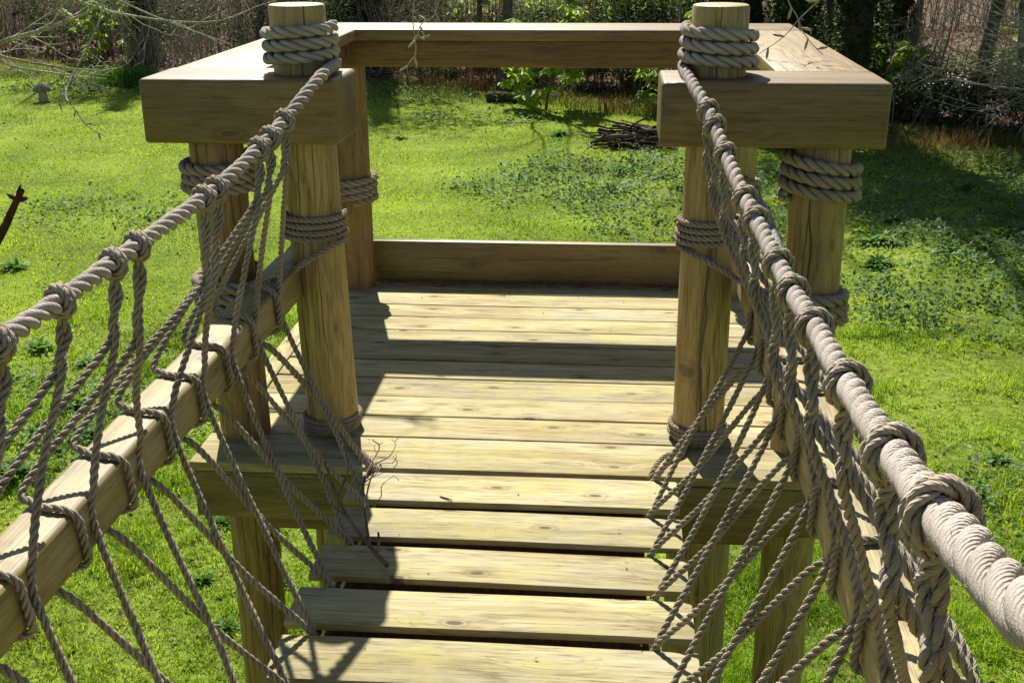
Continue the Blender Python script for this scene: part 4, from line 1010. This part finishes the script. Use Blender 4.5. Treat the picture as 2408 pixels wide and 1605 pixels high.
tuft(-3.1, 27.2, 200, .55, .22, 'upright russet tuft below the middle of the back rail')
tuft(.05, 24.6, 130, .4, .2, 'reddish dead tuft left of the brush pile')
tuft(6.0, 20.6, 260, .38, .4, 'straw and russet tuft touching the lower corner of the right rail block')
tuft(-4.4, 27.6, 260, .5, .3, 'small russet tuft beside the left end of the back rail opening')

# ============================================================ GARDEN OBJECTS
# toadstool ornament
def lathe(name, prof, ns, mat, wob=0., seed=0):
    r = np.random.default_rng(seed); V = []
    for R, z in prof:
        for j in range(ns):
            a = 2 * PI * j / ns; V.append((R * (1 + wob * math.sin(3 * a + z * 9)) * math.cos(a), R * (1 + wob * math.sin(2 * a + 1)) * math.sin(a), z))
    n = len(prof); i = np.arange(n - 1)[:, None]; j = np.arange(ns)[None]; j2 = (j + 1) % ns
    return npmesh(name, V, [np.stack([i * ns + j, i * ns + j2, (i + 1) * ns + j2, (i + 1) * ns + j], -1).reshape(-1, 4), (np.arange(ns) + (n - 1) * ns)[None]], True, None, [mat])
M['stone_cap'] = bark('weathered stone cap', (.42, .34, .29), (.17, .125, .10), 18)
M['stone_stem'] = bark('pale stone stem', (.60, .50, .32), (.36, .29, .17), 12)
t = thing('toadstool_ornament', 'small stone toadstool with brown domed cap standing on the sunny lawn at top left', 'garden ornament', (-12.745, 25.3, GZ - .02)); t.scale = (1.12,) * 3
link('stem', lathe('stem', [(.095, 0), (.10, .03), (.085, .12), (.078, .2), (.082, .235)], 20, M['stone_stem'], .03), None, t)
link('cap', lathe('cap', [(.07, .232), (.13, .226), (.17, .222), (.178, .238), (.168, .275), (.14, .325), (.10, .365), (.05, .388), (.008, .395)], 24, M['stone_cap'], .02), None, t)
# brush pile
r = np.random.default_rng(8)
t = thing('brush_pile', 'heap of dead branches and sticks on the lawn left of the right entrance post', 'brush pile', (.45, 20.3, GZ))
for k in range(110):
    a = r.normal(0, .6) + (PI if k % 2 else 0); L = r.uniform(.35, .95); z0 = r.uniform(.02, .46) * (1 - .3 * r.random())
    c = np.array([r.normal(0, .30) * (1.2 - z0 * 1.6), r.normal(0, .22) * (1.2 - z0 * 1.6), z0]); d = np.array([math.cos(a), math.sin(a) * .9, r.normal(0, .16)])
    P_, R_ = limb(r, c - d * L / 2, d, L, r.uniform(.012, .036), 5, .09, 0, .55); P_[:, 2] = np.maximum(P_[:, 2], .02)
    link('stick', tubes('stick', [(P_, R_, 6)], M['bark_dark'] if k % 3 else M['twig']), None, t)
for P_ in ([(.18, -.62, .03), (.06, -.42, .16), (-.02, -.2, .33)], [(-.75, -.1, .05), (-.62, 0, .16), (-.45, .1, .28)]):
    link('stick', tubes('stick', [(catmull(P_, 4), np.linspace(.03, .022, 9), 7)], M['twig_pale']), None, t)
o = link('fallen_log', tubes('fallen_log', [(catmull([(-.42, .03, .1), (-.15, 0, .12), (.15, .02, .11), (.42, -.03, .09)], 4), np.array([.10, .12, .125, .12, .118, .12, .115, .11, .112, .12, .115, .10, .085]), 12)], M['bark_dark']), None, None, (-2.3, 25.7, GZ)); tag(o, 'short dark rotting log at the shaded wood edge below the back rail', 'log')
r = np.random.default_rng(61); n = 900
x = r.uniform(-1.08, .49, n); y = 5.138 - np.abs(r.normal(0, .035, n)); c = np.stack([x, y, r.random(n) * .008 + .003], 1); V, F = leaves(r, c, .022, droop=0, aspect=.18)
stuff('needle_debris', npmesh('needle_debris', V, F, False, None, [M['bracken']]), 'russet line of dead leaves and needles along the foot of the back curb board', 'debris')
n = 90; x = r.uniform(-1.1, .5, n); y = r.uniform(.8, 5.1, n); ok = (y > 3.3) | ((x > -.70) & (x < .18)); x, y = x[ok], y[ok]
c = np.stack([x, y, 0 * x + .004], 1); V, F = leaves(r, c, .012, droop=0, aspect=.35)
stuff('needle_debris', npmesh('needle_debris', V, F, False, None, [M['litter']]), 'tiny brown bud scales and leaf bits scattered over deck and slats', 'debris')
# fallen twigs on the bridge
tw = []
def TW(pts, r0, r1): C = catmull(pts, 5); tw.append((C, np.linspace(r0, r1, len(C)), 6))
r = np.random.default_rng(15)
A = [(-.551, 2.593, .013), (-.606, 2.642, .04), (-.67, 2.682, .1), (-.709, 2.715, .16), (-.75, 2.775, .22)]
TW(A, .0075, .003); TW([(-.606, 2.642, .04), (-.653, 2.806, .06), (-.692, 2.982, .05), (-.706, 3.137, .03), (-.697, 3.247, .04), (-.722, 3.261, .06)], .004, .0015)
TW([(-.706, 3.137, .03), (-.66, 3.20, .03), (-.648, 3.26, .045), (-.67, 3.31, .04)], .002, .001); TW([(-.692, 2.982, .05), (-.66, 3.04, .06), (-.668, 3.11, .05), (-.64, 3.16, .03)], .002, .001)
TW([(-.67, 2.682, .1), (-.73, 2.70, .14), (-.82, 2.74, .20)], .003, .001); TW([(-.70, 2.71, .15), (-.69, 2.80, .19), (-.72, 2.90, .22), (-.70, 2.98, .26)], .003, .001)
TW([(-.58, 2.62, .03), (-.585, 2.66, .055), (-.59, 2.68, .06)], .004, .003)
for k in range(8):
    b = tw[k % 6]; i = r.integers(len(b[0]) // 2, len(b[0])); p = b[0][i]; d = r.normal(0, 1, 3); d[2] = abs(d[2]) * .6; TW([p, p + d * .02, p + d * .035 + r.normal(0, .006, 3)], .0015, .0007)
o = link('fallen_twig', tubes('fallen_twig', tw, M['twig'])); tag(o, 'broken branching twig caught in the left netting with its thick end on a slat', 'twig')
tw = []; TW([(-.472, 3.006, .003), (-.445, 2.992, .004), (-.433, 2.984, .004), (-.432, 2.966, .003)], .0014, .001); TW([(-.468, 3.002, .003), (-.443, 2.986, .004), (-.436, 2.98, .003)], .0012, .0008)
o = link('fallen_twig', tubes('fallen_twig', tw, M['bark_dark'])); tag(o, 'tiny bent black twig lying on the slat nearest the platform', 'twig')
